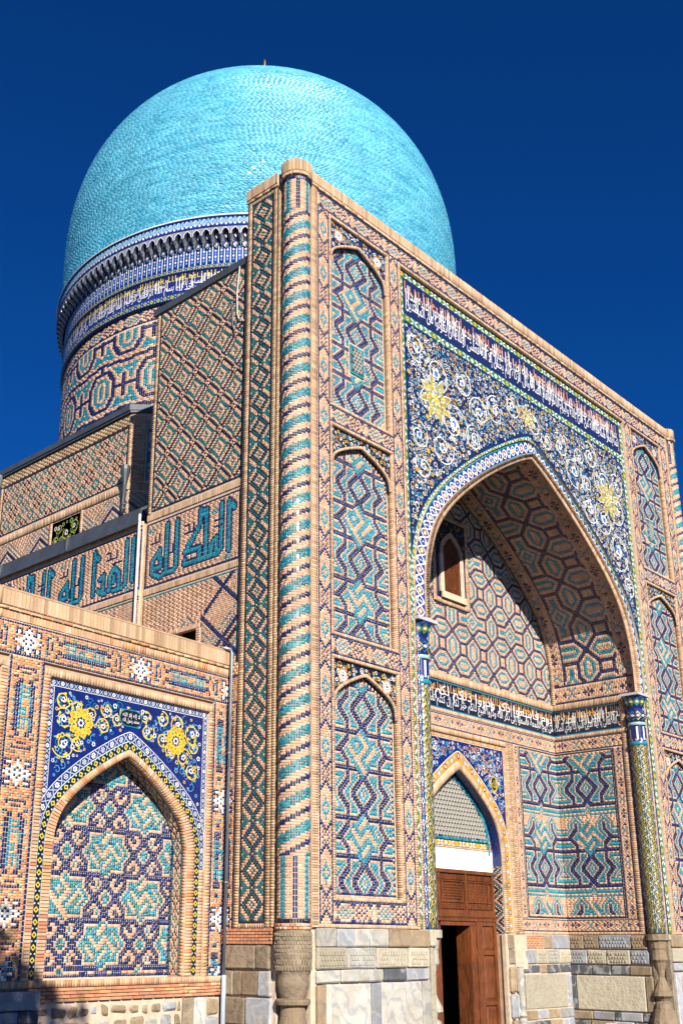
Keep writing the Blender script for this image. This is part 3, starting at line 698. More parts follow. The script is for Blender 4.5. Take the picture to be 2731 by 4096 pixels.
def floral(th_part, name, frame, inside, bbox, seed, style):
    """scrolling vines over a glazed ground"""
    I = Inlay(frame); area = (bbox[1] - bbox[0]) * (bbox[3] - bbox[2]); S = style
    if 'fine' in S:
        n, r0, r1, wd, cols = S['fine']
        def fine(c, r, R):
            k = R.choice(cols); a = I.spiral(c, r, R.uniform(.7, 1.3), R.uniform(0, 6.3), R.choice((1, -1)), wd, k, 11)
            if R.random() < .6: I.leaf((c[0] + r * .6 * math.cos(a), c[1] + r * .6 * math.sin(a)), r * .7, a + 1.2, R.choice(cols))
        I.scatter(inside, bbox, n, r0, r1, .62, fine, seed + 1)
    if 'vine' in S:
        n, r0, r1, wd, col, lcol = S['vine']
        def vine(c, r, R):
            a0 = R.uniform(0, 6.3); sg = R.choice((1, -1)); I.spiral(c, r, 1.45, a0, sg, wd, col, 36)
            for q in range(5):
                a = a0 + q * 1.3; I.leaf((c[0] + r * .72 * math.cos(a), c[1] + r * .72 * math.sin(a)), r * .42, a + sg * 1.9, lcol, .38)
            I.flower(c, r * .3, 5, S.get('vf', WHT), S.get('vm', NVY))
        I.scatter(inside, bbox, n, r0, r1, .74, vine, seed + 2, 40)
    if 'flowers' in S:
        n, r0, r1, cols, mids = S['flowers']
        I.scatter(inside, bbox, n, r0, r1, 1.25, lambda c, r, R: I.flower(c, r, R.choice((5, 6)), R.choice(cols), R.choice(mids), None, R.uniform(0, 6)), seed + 3)
    for (x, y, r, k) in S.get('rosettes', ()):
        if k == 'yellow':
            for q in range(10):
                a = q * PI / 5; I.flower((x + r * .8 * math.cos(a), y + r * .8 * math.sin(a)), r * .27, 5, YEL, ORG)
            I.flower((x, y), r * .72, 10, YEL, BLUE4, None); I.flower((x, y), r * .42, 8, NVY); I.flower((x, y), r * .28, 6, WHT, NVY)
        elif k == 'ring':
            I.flower((x, y), r, 16, ORG); I.flower((x, y), r * .78, 12, LBL); I.flower((x, y), r * .70, 10, WHT); I.flower((x, y), r * .46, 8, BLK); I.flower((x, y), r * .34, 8, WHT, BLK)
        elif k == 'star':
            R = random.Random(int(x * 100)); OL, OL2 = (.34, .29, .05, 1), (.22, .22, .05, 1)
            for q in range(8):
                a = q * PI / 4 + .2; I.leaf((x + r * .3 * math.cos(a), y + r * .3 * math.sin(a)), r * .92, a, WHT, .34); I.leaf((x + r * .32 * math.cos(a), y + r * .32 * math.sin(a)), r * .84, a, OL if q % 2 else OL2, .29)
            I.flower((x, y), r * .8, 8, WHT, None, None, .2); I.flower((x, y), r * .76, 8, OL2, None, None, .2)
            for q in range(8):
                a = q * PI / 4 + .2; c = (x + r * .6 * math.cos(a), y + r * .6 * math.sin(a))
                I.flower(c, r * .26, 6, OL, GRN, WHT); I.flower(c, r * .14, 5, CRM, ORG); I.leaf((x, y), r * .6, a + .39, WHT, .12); I.leaf((x + r * .8 * math.cos(a), y + r * .8 * math.sin(a)), r * .3, a, (.5, .3, .04, 1), .3)
            for e in range(70):
                b = R.uniform(0, 6.3); d = R.uniform(.1, 1.05) * r; c = (x + d * math.cos(b), y + d * math.sin(b))
                if e % 2: I.flower(c, r * R.uniform(.04, .09), 5, R.choice((WHT, ORG, LBL, CRM, GRN, YEL, NVY)))
                else: I.spiral(c, r * R.uniform(.08, .16), 1.0, b, R.choice((1, -1)), .012, R.choice((WHT, NVY, YEL, GRN)), 9)
            I.flower((x, y), r * .24, 8, YEL, ORG, WHT)
    o = I.build(name, MOSAIC, th_part)
    if o: o['kind'] = 'stuff'
    return I
BLUE4 = (.012, .03, .24, 1)
def diamond_band(part, name, frame, L, width, ground, seed=0, kind='garden', v0=0.0):
    """narrow tile band: lozenges, little flowers and crossing white lines along u = 0..L"""
    I = Inlay(frame, .003); m = width / 2 + v0; step = width * (1.5 if kind != 'white' else 1.25); n = max(2, int(L / step)); step = L / n
    N_ = max(2, n * 3)
    for i in range(N_):
        a, b = L * i / N_, L * (i + 1) / N_; I.add(frame(np.array([a, b, b, a]), np.array([v0, v0, v0 + width, v0 + width]), .002), [(0, 1, 2, 3)], ground)
    I.w = .004
    for i in range(n):
        c = (i + .5) * step
        if kind == 'garden':
            if i % 4 == 0:
                I.flower((c, m), width * .38, 6, YEL, ORG, BLK)
            elif i % 4 == 2: I.flower((c, m), width * .38, 4, WHT, WHT, ORG)
            else:
                for s in (1, -1): I.ribbon([(c - step * .5, m - s * width * .45), (c, m + s * width * .0), (c + step * .5, m + s * width * .45)], width * .2, WHT)
                I.diamond((c, m), width * .22, width * .3, BLK); I.diamond((c, m), width * .12, width * .18, TRQ if i % 8 == 1 else ORG)
        elif kind == 'dark':
            I.diamond((c, m), step * .42, width * .36, WHT if i % 2 else (.40, .30, .34, .8)); I.diamond((c, m), step * .24, width * .2, NVY); I.flower((c + step * .5, m), width * .17, 6, LBL if i % 2 else WHT)
        elif kind == 'lime':
            I.diamond((c, m), width * .42, width * .42, YEL); I.diamond((c, m), width * .2, width * .2, BLK)
            for s in (1, -1): I.diamond((c + step * .5, m + s * width * .3), width * .15, width * .15, (.45, .55, .50, .9))
        elif kind == 'star':
            I.flower((c, m), width * .34, 6, WHT if i % 2 else (.42, .46, .55, .9), NVY, WHT)
            for s in (1, -1): I.ribbon([(c + step * .25, m - s * width * .4), (c + step * .75, m + s * width * .4)], width * .09, (.40, .45, .55, .9))
        elif kind == 'amber':
            I.flower((c, m), width * .32, 4, NVY if i % 2 else LBL, WHT, ORG); I.leaf((c + step * .4, m), width * .35, 1.57, WHT, .3); I.diamond((c + step * .5, m), width * .1, width * .2, LBL)
        elif kind == 'white':
            t = np.linspace(-.5, .5, 9) * step
            for s in (1, -1): I.ribbon(np.stack([c + t, m + s * width * .36 * np.cos(t / step * PI * 2 + (i % 2) * PI)], 1), width * .085, WHT)
            I.flower((c, m), width * .2, 5, YEL if i % 2 else ORG, WHT); I.spiral((c + step * .5, m + width * .27), width * .17, 1.1, i, 1, width * .06, WHT, 9); I.spiral((c + step * .5, m - width * .27), width * .17, 1.1, i + 2, -1, width * .06, WHT, 9)
            I.flower((c + step * .5, m), width * .1, 5, LBL, WHT)
    for s in (0, 1):
        t = np.linspace(0, L, N_ + 1); I.ribbon(np.stack([t, np.full_like(t, v0 + width * (.03 if s == 0 else .97))], 1), width * .07, TRQ if kind in ('garden', 'dark', 'lime', 'white') else WHT)
    o = I.build(name, MOSAIC, part)
    if o: o['kind'] = 'stuff'
    return o

# ------------------------------------------------------------------ solid pieces
def stone(parent, frame, u0, u1, v0, v1, w=0.0, d=.10, kind='grey', bev=.025, jit=.012, name='stone', gap=.008, seed=None):
    """one block with worn, chamfered edges; its face lies at w + d"""
    u0 += gap; u1 -= gap; v0 += gap; v1 -= gap; b = min(bev, .25 * (u1 - u0), .25 * (v1 - v0)); J = lambda: random.uniform(-jit, jit)
    c = [(u0, v0), (u1, v0), (u1, v1), (u0, v1)]; c = [(x + J(), y + J()) for x, y in c]
    cu, cv = (u0 + u1) / 2, (v0 + v1) / 2
    oct_ = []
    for i in range(4):
        p, q, r = np.array(c[i - 1]), np.array(c[i]), np.array(c[(i + 1) % 4])
        e1 = (p - q) / np.linalg.norm(p - q); e2 = (r - q) / np.linalg.norm(r - q); oct_ += [q + e1 * b * random.uniform(.5, 1.2), q + e2 * b * random.uniform(.5, 1.2)]
    oct_ = np.array(oct_); inn = np.array([cu, cv]) + (oct_ - [cu, cv]) * (1 - 2 * b / np.array([u1 - u0, v1 - v0]))
    lev = [(oct_, w - .08), (oct_, w + d - b), (inn, w + d)]
    P = np.vstack([frame(q[:, 0], q[:, 1], np.full(8, z) + (np.random.uniform(-.006, .006, 8) if k else 0)) for k, (q, z) in enumerate(lev)])
    F = [(k * 8 + i, k * 8 + (i + 1) % 8, k * 8 + 8 + (i + 1) % 8, k * 8 + 8 + i) for k in range(2) for i in range(8)] + [tuple(range(16, 24))]
    return mesh_obj(name, P, F, ST[kind], parent)
def carved(stone_obj, frame, u0, u1, v0, v1, w, col, rows=3, pitch=.085):
    """rows of little pointed hollows cut in a block: raised ribs between them"""
    m = MB(); nr = rows; hh = (v1 - v0) / nr
    for r in range(nr):
        n = max(2, int((u1 - u0) / pitch)); p = (u1 - u0) / n
        for i in range(n):
            if random.random() < .1: continue
            x = u0 + (i + (.5 if r % 2 else 0)) * p
            if x + p * .55 > u1: continue
            y = v0 + r * hh; q = np.array([(x, y), (x + p * .5, y), (x + p * .5, y + hh * .62), (x + p * .25, y + hh * .85), (x, y + hh * .62)])
            P = np.vstack([frame(q[:, 0], q[:, 1], w - .01), frame(q[:, 0] * .9 + (x + p * .25) * .1, q[:, 1], w + .022)])
            m.add(P, [(5, 6, 7, 8, 9)] + [(k, (k + 1) % 5, 5 + (k + 1) % 5, 5 + k) for k in range(5)], col)
    o = m.build('carving', stone_obj.data.materials[0], stone_obj); 
    if o: o['kind'] = 'stuff'
def stone_row(parent, frame, xs, v0, v1, kinds, w=0.0, d=.10, carve=None, jit=.010):
    out = []
    for i in range(len(xs) - 1):
        k = kinds[i % len(kinds)]; dd = d + random.uniform(-.015, .015)
        s = stone(parent, frame, xs[i], xs[i + 1], v0, v1, w, dd, k, jit=jit); out.append(s)
        if carve and i in carve: carved(s, frame, xs[i] + .07, xs[i + 1] - .07, v0 + .07, v1 - .05, w + dd, (1, 1, 1, 0))
    return out
def lattice(part, name, frame, inside, bbox, pitch, bar, depth, mat, dirs=(0, 60, 120), ringed=True):
    m = MB(); cu, cv = (bbox[0] + bbox[1]) / 2, (bbox[2] + bbox[3]) / 2; R = max(bbox[1] - bbox[0], bbox[3] - bbox[2])
    for k, a in enumerate(dirs):
        a = math.radians(a); d = np.array([math.cos(a), math.sin(a)]); n = np.array([-d[1], d[0]]); off = -R
        while off < R:
            s = np.arange(-R, R, pitch / 2); P = np.array([cu, cv]) + n * off + s[:, None] * d; ok = inside(P[:, 0], P[:, 1]); i = 0
            while i < len(s):
                if not ok[i]: i += 1; continue
                j = i
                while j + 1 < len(s) and ok[j + 1]: j += 1
                if j > i:
                    q = [P[i] + n * bar / 2, P[i] - n * bar / 2, P[j] - n * bar / 2, P[j] + n * bar / 2]; q = np.array(q); z = depth * (1 + .12 * k)
                    V = np.vstack([frame(q[:, 0], q[:, 1], 0.0), frame(q[:, 0], q[:, 1], z)])
                    m.add(V, [(4, 5, 6, 7), (0, 1, 5, 4), (1, 2, 6, 5), (2, 3, 7, 6), (3, 0, 4, 7)])
                i = j + 1
            off += pitch
    return m.build(name, mat, part)
def arch_plate(parent, name, frame, cx, spring, apex, hw, rect, w, mat, thick=.06, cols=(1, 1, 1, 0)):
    """a plate filling rect = (u0, u1, v0, v1) round the top of an arch, with the arch cut out; the arch reveal is part of it"""
    A = arch_pts(cx, spring, apex, hw); u0, u1, v0, v1 = rect; m = MB(); n = len(A)
    O = []
    for i, (x, z) in enumerate(A):
        t = i / (n - 1)
        O.append((u0 if t < .5 else u1, z) if min(abs(t - .5) * 2, 1) > .52 else (cx + (x - cx) * 0 + (u0 - cx if t < .5 else u1 - cx) * (abs(t - .5) * 2 / .52), v1))
    O = np.array(O); O[n // 2] = (cx, v1)
    P = np.vstack([frame(A[:, 0], A[:, 1], w), frame(O[:, 0], O[:, 1], w)])
    F = [(i, i + n, i + n + 1, i + 1) for i in range(n - 1)]
    k0 = [i for i in range(n - 1) if O[i][1] != v1 and O[i + 1][1] == v1] + [i for i in range(n - 1) if O[i][1] == v1 and O[i + 1][1] != v1]
    for i in k0:
        c = (u0 if O[i][0] < cx else u1, v1); P = np.vstack([P, frame(np.array([c[0]]), np.array([c[1]]), w)]); F.append((i + n, len(P) - 1, i + n + 1))
    m.add(P, [f[::-1] for f in F], cols)
    B = np.vstack([frame(A[:, 0], A[:, 1], w), frame(A[:, 0], A[:, 1], w - thick)]); m.add(B, [(i, i + 1, i + 1 + n, i + n) for i in range(n - 1)], cols)
    return m.build(name, mat, parent)
def in_spandrel(cx, spring, apex, hw, rect, pad=.0):
    def f(u, v):
        u = np.asarray(u); v = np.asarray(v)
        return (u > rect[0] + pad) & (u < rect[1] - pad) & (v > rect[2] + pad) & (v < rect[3] - pad) & ~in_arch(u, v, cx, spring, apex + pad * 1.4, hw + pad)
    return f

# ================================================================== THE PLACE
GZ = -2.45
def arch_ext(cx, spring, apex, hw, base):
    A = arch_pts(cx, spring, apex, hw); n = 10
    L = np.stack([np.full(n, cx - hw), np.linspace(base, spring, n, endpoint=False)], 1); Rr = L[::-1].copy(); Rr[:, 0] = cx + hw
    return np.vstack([L, A, Rr])
# ---- ground
m = MB(); m.box(-160, 160, -160, 160, GZ - .5, GZ)
def paving_material():
    mt, t, b = new_mat('stone_paving'); geo = N(t, 'ShaderNodeNewGeometry')
    br = N(t, 'ShaderNodeTexBrick'); br.inputs['Scale'].default_value = 1.6; t.links.new(geo.outputs['Position'], br.inputs['Vector'])
    br.inputs['Color1'].default_value = (.12, .10, .085, 1); br.inputs['Color2'].default_value = (.085, .072, .06, 1); br.inputs['Mortar'].default_value = (.05, .043, .036, 1); br.inputs['Mortar Size'].default_value = .012
    n = noise(t, .7, 6, .6, geo.outputs['Position']); t.links.new(mixc(t, .35, br.outputs[0], n.outputs['Color'], 'OVERLAY'), b.inputs['Base Color']); b.inputs['Roughness'].default_value = .85
    return mt
g = m.build('ground', paving_material()); g['kind'] = 'structure'

# ---- entrance portal
CX = 10.33
portal = thing('portal', 'tall tiled entrance portal with deep pointed arch and striped corner column', 'portal', (CX, 0, GZ))
F0 = planar((0, 0, 0), (1, 0, 0))
def FY(y): return planar((0, y, 0), (1, 0, 0))
def FX(x): return planar((x, 0, 0), (0, -1, 0))           # faces -X, u = -Y
def FXr(x): return planar((x, 0, 0), (0, 1, 0))           # faces +X, u = Y
ZB, ZT = .37, 18.0
m = MB()
m.box(.53, 4.35, .32, 1.70, GZ, 18.2); m.box(.06, .53, .55, 1.70, GZ, 18.2)
m.box(4.35, 4.62, .45, 3.4, GZ, 18.2); m.box(16.04, 16.31, .45, 3.4, GZ, 18.2)
m.box(16.31, 20.13, .32, 1.70, GZ, 18.2); m.box(20.13, 20.6, .55, 1.70, GZ, 18.2)
m.box(4.62, 16.04, .30, 3.4, 14.75, 18.2)
m.box(.5, 20.2, .05, 1.72, 18.2, 18.42)
wall = m.build('wall', BRICK, portal)
back = MB(); back.box(4.6, 7.66, 3.22, 3.6, GZ, 14.6); back.box(13.0, 16.06, 3.22, 3.6, GZ, 14.6); back.box(7.66, 13.0, 3.22, 3.6, 5.92, 14.6); back.box(4.0, 16.7, 3.6, 3.8, 5.2, 15.0)
back.build('back_wall', BRICK, portal)

def niche(th, fr, x0, x1, z0, z1, spring, apex, phase, seed, ros, kuf=True, alt=False, ground=NAVYP, grille=None, edge=True, depth=.16):
    cx = (x0 + x1) / 2; hw = (x1 - x0) / 2 - .07; sp = .05
    p = backing(th, 'niche_panel', fr, x0 - .02, x1 + .02, z0 - .02, z1, -depth, .10)
    nc, nr = round((x1 - x0) / .0545), round((apex - z0) / .0535)
    g = niche_pattern(nc, nr, phase, kuf=kuf, alt=alt)
    if edge:
        g[0] = '.'; g[1] = 'N'
    mk = lambda u, v: in_arch(u, v, cx, spring, apex, hw)
    if grille:
        a, b, c, d = grille; mk0 = mk; mk = lambda u, v: mk0(u, v) & ~((u > a - .03) & (u < b + .03) & (v > c - .03) & (v < d + .03))
    grid_field(th, p, fr, g, x0, x1, z0, apex, -depth, mk)
    if edge:
        Ad, Ae = arch_ext(cx, spring, apex - .03, hw - .02, z0 + .1), arch_ext(cx, spring, apex - .11, hw - .085, z0 + .1)
        rd = ringframe(fr, Ae, Ad, .07); n_ = int(rd.length / .06)
        add_field(th, p, rd, [(i * rd.length / n_, (i + 1) * rd.length / n_, 0, .07) for i in range(n_)], ['N.'[i % 2] for i in range(n_)], -depth + .002, .014)
    if grille:
        w = backing(th, 'grille_window', fr, a, b, c, d, -depth + .012, .02, DARK)
        bricks(th, w, fr, a, b, c, c + .07, .2, .07, 'T', -depth + .012, .02); bricks(th, w, fr, a, b, d - .07, d, .2, .07, 'T', -depth + .012, .02)
        bricks(th, w, fr, a, a + .07, c + .07, d - .07, .07, .2, 'T', -depth + .012, .02, False); bricks(th, w, fr, b - .07, b, c + .07, d - .07, .07, .2, 'T', -depth + .012, .02, False)
        frg = lambda u, v, ww=0.0: fr(u, v, np.asarray(ww) - depth + .014)
        lattice(w, 'lattice', frg, lambda u, v: (u > a + .07) & (u < b - .07) & (v > c + .07) & (v < d - .07), (a, b, c, d), .095, .018, .02, LATTW)
    rect = (x0, x1, spring - .02, z1)
    sp_ = arch_plate(th, 'spandrel', fr, cx, spring, apex, hw, rect, -sp, ground, depth - sp)
    s0 = .10
    floral(sp_, 'arabesque', lambda u, v, w=0.0: fr(u, v, np.asarray(w) - sp), in_spandrel(cx, spring, apex + .05, hw + .03, (x0, x1, spring, z1), .02), (x0, x1, spring, z1), seed,
           dict(fine=(34, .05, .09, .013, [LBL, LBL, ORG, WHT]), flowers=(60, .03, .055, [WHT, ORG, WHT, YEL], [NVY, BLK]), rosettes=[(cx + s * (hw - .28 - .0), z1 - .34 - dz, .19, 'ring') for s, dz in ((-1, .0), (1, .0))] if ros else ()))
    A, B = arch_pts(cx, spring, apex, hw), arch_pts(cx, spring, apex + .085, hw + .062)
    rf = ringframe(fr, A, B, .065); ring = backing(th, 'arch_moulding', lambda u, v, w=0.0: rf(u, v, np.asarray(w)), 0, rf.length, 0, .065, -sp + .01, .02, MORTAR, 60, 1)
    bricks(th, ring, rf, 0, rf.length, 0, .065, .05, .065, '.k', -sp + .01, .025)
    # brick frame and the reveals of the recess
    fb = backing(th, 'brick_frame', fr, x0 - .075, x0, z0 - .07, z1 + .075, 0, .2)
    bricks(th, fb, fr, x0 - .075, x0, z0 - .07, z1, .075, .05, '.k', 0, .02, False)
    for a, b, c, d, bw, bh in ((x1, x1 + .075, z0 - .07, z1, .075, .05), (x0 - .075, x1 + .075, z1, z1 + .075, .05, .075), (x0, x1, z0 - .07, z0, .05, .07)):
        f2 = backing(th, 'brick_frame', fr, a, b, c, d, 0, .2); bricks(th, f2, fr, a, b, c, d, bw, bh, '.k', 0, .02, False)
    o = fr(np.array([x1]), np.array([0.0]), 0.0)[0]; U = (fr(np.array([1.0]), np.array([0.0]), 0.0) - fr(np.array([0.0]), np.array([0.0]), 0.0))[0]
    W = np.cross(U, (0, 0, 1)); rv = planar(o, W)
    bricks(th, fb, planar(o - W * (depth + .0), W), 0.0, depth, z0, z1, .16, .052, 'k.', .0, .018, False)

def pylon(mir):
    X = (lambda x: 2 * CX - x) if mir else (lambda x: x)
    def span(a, b): return (X(b), X(a)) if mir else (a, b)
    def strip(name, a, b, z0, z1, w=0.0, d=.32):
        u0, u1 = span(a, b); return u0, u1, backing(portal, name, F0, u0, u1, z0, z1, w, d)
    u0, u1, p = strip('corner_edging', .53, .72, .3, ZT); bricks(portal, p, F0, u0, u1, .3, ZT, .19, .052, 'k.', 0, .018, False)
    u0, u1, p = strip('border_panel', .72, 1.165, .3, ZT - .5); nr = round((17.5 - ZB) / .054)
    grid_field(portal, p, F0, tile_bitmap(BORDER_A, nr, 9), u0 + .02, u1, ZB, 17.5); bricks(portal, p, F0, u0, u1, .3, ZB, .045, .07, '.k', 0, .016, False)
    u0, u1, p = strip('border_panel', 3.555, 3.945, .3, ZT - .5)
    grid_field(portal, p, F0, tile_bitmap(BORDER_A, nr, 9), u0, u1, ZB, 17.5); bricks(portal, p, F0, u0, u1, .3, ZB, .045, .07, '.k', 0, .016, False)
    u0, u1, p = strip('brick_frame', 3.945, 4.05, .3, ZT - .5); bricks(portal, p, F0, u0, u1, .3, 17.5, .105, .055, '.k', 0, .02, False)
    x0, x1 = span(1.24, 3.48)
    for z0, z1 in ((.30, .83), (6.02, 6.48), (11.68, 12.12)):
        p = backing(portal, 'border_panel', F0, x0 - .075, x1 + .075, z0, z1, 0, .32)
        zz = ZB if z0 < 1 else z0
        grid_field(portal, p, F0, tile_bitmap(BORDER_H, 9, round((x1 - x0 + .15) / .0545)), x0 - .075, x1 + .075, zz, z1)
        if z0 < 1: bricks(portal, p, F0, x0 - .075, x1 + .075, .3, ZB, .045, .07, '.k', 0, .016, False)
    niche(portal, F0, x0, x1, .90, 5.95, 4.86, 5.70, 5, 21, True, ground=BLACKP)
    niche(portal, F0, x0, x1, 6.55, 11.61, 10.58, 11.36, 0, 22, False, ground=BLACKP)
    cg = (2.1, 2.62, 13.40, 14.22); cg = cg if not mir else (X(2.62), X(2.1), 13.40, 14.22)
    niche(portal, F0, x0, x1, 12.19, 17.42, 16.2, 17.05, 8, 23, True, kuf=True, alt=True, grille=cg, edge=False)
pylon(False); pylon(True)
p = backing(portal, 'border_panel', F0, .72, 2 * CX - .72, 17.50, ZT, 0, .32)
grid_field(portal, p, F0, tile_bitmap(BORDER_H, 9, 346), .74, 2 * CX - .74, 17.51, 17.97)
# coping: standing bricks on a thin course
for nm, fr, a, b in (('coping', F0, .50, 2 * CX - .50), ('coping', FX(0.0), -1.73, -.62)):
    p = backing(portal, nm, fr, a, b, 18.0, 18.38, .05, .4); bricks(portal, p, fr, a, b, 18.05, 18.37, .082, .32, 'k.', .05, .022, False); bricks(portal, p, fr, a, b, 17.99, 18.05, .25, .06, 'k', .03, .02, False)

# recessed field round the great arch
SP = -.08
def FS(u, v, w=0.0): return F0(u, v, np.asarray(w) + SP)
SPR, APX, HWO = 7.5, 13.85, 5.40
gs = arch_plate(portal, 'great_spandrel', F0, CX, SPR, APX, HWO, (4.05, 16.61, SPR, 17.5), SP, NAVYP, .02)
for u0, u1, cc in ((4.05, 4.42, None), (16.24, 16.61, None)):
    backing(portal, 'jamb_panel', F0, u0, u1, .3, SPR, SP, .3, NAVYP)
bf = backing(portal, 'brick_frame', F0, 4.05, 16.61, 17.42, 17.50, 0, .1); bricks(portal, bf, F0, 3.95, 16.71, 17.42, 17.50, .055, .08, '.k', 0, .02, False)
diamond_band(gs, 'flower_border', lambda u, v, w=0.0: FS(4.06 + np.asarray(u), 17.21 + np.asarray(v), w), 12.54, .19, GRN)
diamond_band(gs, 'flower_border', lambda u, v, w=0.0: FS(4.26 + np.asarray(u), 15.88 + np.asarray(v), w), 12.14, .20, GRN)
for x in (4.25, 16.60):
    diamond_band(gs, 'flower_border', lambda u, v, w=0.0: FS(x - np.asarray(v), .32 + np.asarray(u), w), 16.86, .19, GRN)
I = Inlay(FS, .006)
I.quad([(4.27, 16.1), (16.39, 16.1), (16.39, 17.2), (4.27, 17.2)], (.012, .02, .085, 1))
T1 = 'إنما يعمر مساجد الله من آمن بالله واليوم الآخر وأقام الصلاة وآتى الزكاة ولم يخش إلا الله فعسى أولئك أن يكونوا من المهتدين'
T2 = 'بسم الله الرحمن الرحيم وأن المساجد لله فلا تدعوا مع الله أحدا وأنه لما قام عبد الله يدعوه كادوا يكونون عليه لبدا'
kufic_strip(I, 4.32, 16.34, 16.78, 17.14, (.50, .20, .06, 1), 3)
letters(I, T1, 4.35, 16.3, 16.14, 16.78, WHT); letters(I, T2, 4.5, 16.2, 16.42, 17.14, WHT)
R_ = random.Random(4); u = 4.36
while u < 16.3:
    hgt = R_.uniform(.45, .72); I.quad([(u, 16.40), (u + .032, 16.40), (u + .032, 16.40 + hgt), (u, 16.40 + hgt)], WHT); u += R_.choice((.09, .09, .2, .34, .5))
o = I.build('inscription', MOSAIC, gs); o['kind'] = 'stuff'
# white scroll band and outer flower band that follow the arch
A0, A1 = arch_pts(CX, SPR, APX, HWO), arch_pts(CX, SPR, APX + .19, HWO + .155)
A2, A3 = arch_pts(CX, SPR, APX + .19 + .42, HWO + .155 + .44), arch_pts(CX, SPR, APX + .19 + .57, HWO + .155 + .57)
rf = ringframe(F0, A0, A1, .155); p = backing(portal, 'arch_moulding', rf, 0, rf.length, 0, .155, SP + .02, .03, MORTAR, 80, 1)
bricks(portal, p, rf, 0, rf.length, 0, .155, .06, .155, '.k', SP + .02, .02, False)
rf = ringframe(FS, A1, A2, .43); diamond_band(gs, 'scroll_band', rf, rf.length, .43, (.012, .03, .20, 1), 0, 'white')
rf = ringframe(FS, A2, A3, .14); diamond_band(gs, 'flower_border', rf, rf.length, .14, GRN)
floral(gs, 'arabesque', FS, in_spandrel(CX, SPR, APX + .8, HWO + .76, (4.27, 16.39, SPR, 15.85), .0), (4.27, 16.39, SPR, 15.85), 31,
       dict(fine=(1500, .06, .12, .017, [LBL, (.30, .42, .52, 1), (.06, .20, .42, 1), (.45, .30, .12, 1), CRM, WHT, WHT]), vine=(46, .34, .74, .034, WHT, (.40, .42, .40, .9)), vf=WHT, vm=(.05, .15, .4, 1), flowers=(900, .03, .075, [WHT, WHT, LBL, CRM, YEL, ORG], [NVY, ORG, GRN]),
            rosettes=[(5.55, 14.0, .62, 'star'), (2 * CX - 5.55, 14.0, .62, 'star'), (CX - .05, 15.2, .34, 'star')]))
# vault and reveal of the arch
VH, VA = 5.56, 14.0
VP = arch_pts(CX, 7.62, VA, VH); vf = sweepframe(F0, VP)
m = MB(); q = np.linspace(0, vf.length, 90); P = np.vstack([vf(q, .02, -.02), vf(q, 3.25, -.02)]); m.add(P, [(i, i + 90, i + 91, i + 1) for i in range(89)]); Pb = np.vstack([vf(q, .02, -.45), vf(q, 3.25, -.45)]); m.add(Pb, [(i, i + 1, i + 91, i + 90) for i in range(89)])
vault = m.build('vault', MORTAR, portal)
nc = round(vf.length / .062); g = lunette_girih(50, nc, 40, 44, 3, nc // 2 - 1)
b = tile_bitmap(STAR_ROW, 9, nc); g[:9] = b; g[-9:] = b; g[:, :10] = tile_bitmap(STAR_ROW, 10, 50).T[:50]; g[:, -10:] = tile_bitmap(STAR_ROW, 10, 50).T[:50]
grid_field(portal, vault, vf, g, .0, vf.length, .12, 3.16, -.02)
bricks(portal, vault, vf, 0, vf.length, -.06, .12, .065, .18, 'k.', -.0, .02, False)
bricks(portal, vault, vf, 0, vf.length, 3.02, 3.17, .065, .15, 'k.', .0, .03, False)
# ---- inner walls
FB, YB = FY(3.19), 3.19
XR, XL = 15.93, 4.73
FR, FL = FX(XR), FXr(XL)
pb = backing(portal, 'lunette', FB, XL, XR, 7.62, 14.0, 0, .03); wx0, wx1, wz0, wz1 = 9.45, 11.21, 9.95, 12.72
nr, nc = round(6.4 / .047), round((XR - XL) / .0545)
grid_field(portal, pb, FB, lunette_girih(nr, nc, 40, 44, 8, nc // 2 - 1), XL, XR, 7.66, 14.0, 0, lambda u, v: in_arch(u, v, CX, 7.62, VA - .02, VH - .03) & ~((u > wx0) & (u < wx1) & (v > wz0) & (v < wz1)))
# window with wooden screen
wn = backing(portal, 'lunette_window', FB, wx0, wx1, wz0, wz1, .02, .05, NAVYP)
for a, b_, c, d, bw, bh in ((wx0 - .06, wx0 + .08, wz0 - .08, wz1 + .08, .14, .06), (wx1 - .08, wx1 + .06, wz0 - .08, wz1 + .08, .14, .06), (wx0 + .08, wx1 - .08, wz1 - .06, wz1 + .08, .06, .14), (wx0 + .08, wx1 - .08, wz0 - .10, wz0 + .06, .06, .16)):
    bricks(portal, wn, FB, a, b_, c, d, bw, bh, '.k', .03, .04, False)
ap = arch_plate(portal, 'window_surround', FB, CX, 11.45, 12.1, .50, (wx0 + .08, wx1 - .08, 11.4, wz1 - .06), .05, BLACKP, .2)
floral(ap, 'arabesque', lambda u, v, w=0.0: FB(u, v, np.asarray(w) + .05), in_spandrel(CX, 11.45, 12.15, .55, (wx0 + .08, wx1 - .08, 11.4, wz1 - .06), .02), (wx0, wx1, 11.4, wz1), 41, dict(fine=(20, .05, .09, .014, [YEL, GRN, LBL])))
m = MB(); m.fbox(FB, CX - .62, CX - .44, wz0 + .06, 11.45, .03, .10); m.fbox(FB, CX + .44, CX + .62, wz0 + .06, 11.45, .03, .10); m.fbox(FB, CX - .62, CX + .62, wz0 + .06, wz0 + .26, .031, .16); m.build('sill_surround', MORTAR, ap)
ring = ringframe(FB, arch_pts(CX, 11.45, 12.1, .44), arch_pts(CX, 11.45, 12.28, .60), .16); backing(portal, 'window_arch', ring, 0, ring.length, 0, .16, .10, .06, BRICK, 30, 1)
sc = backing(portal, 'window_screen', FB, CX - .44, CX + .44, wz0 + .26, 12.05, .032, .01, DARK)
inw = lambda u, v: in_arch(u, v, CX, 11.45, 12.05, .42) & (v > wz0 + .28)
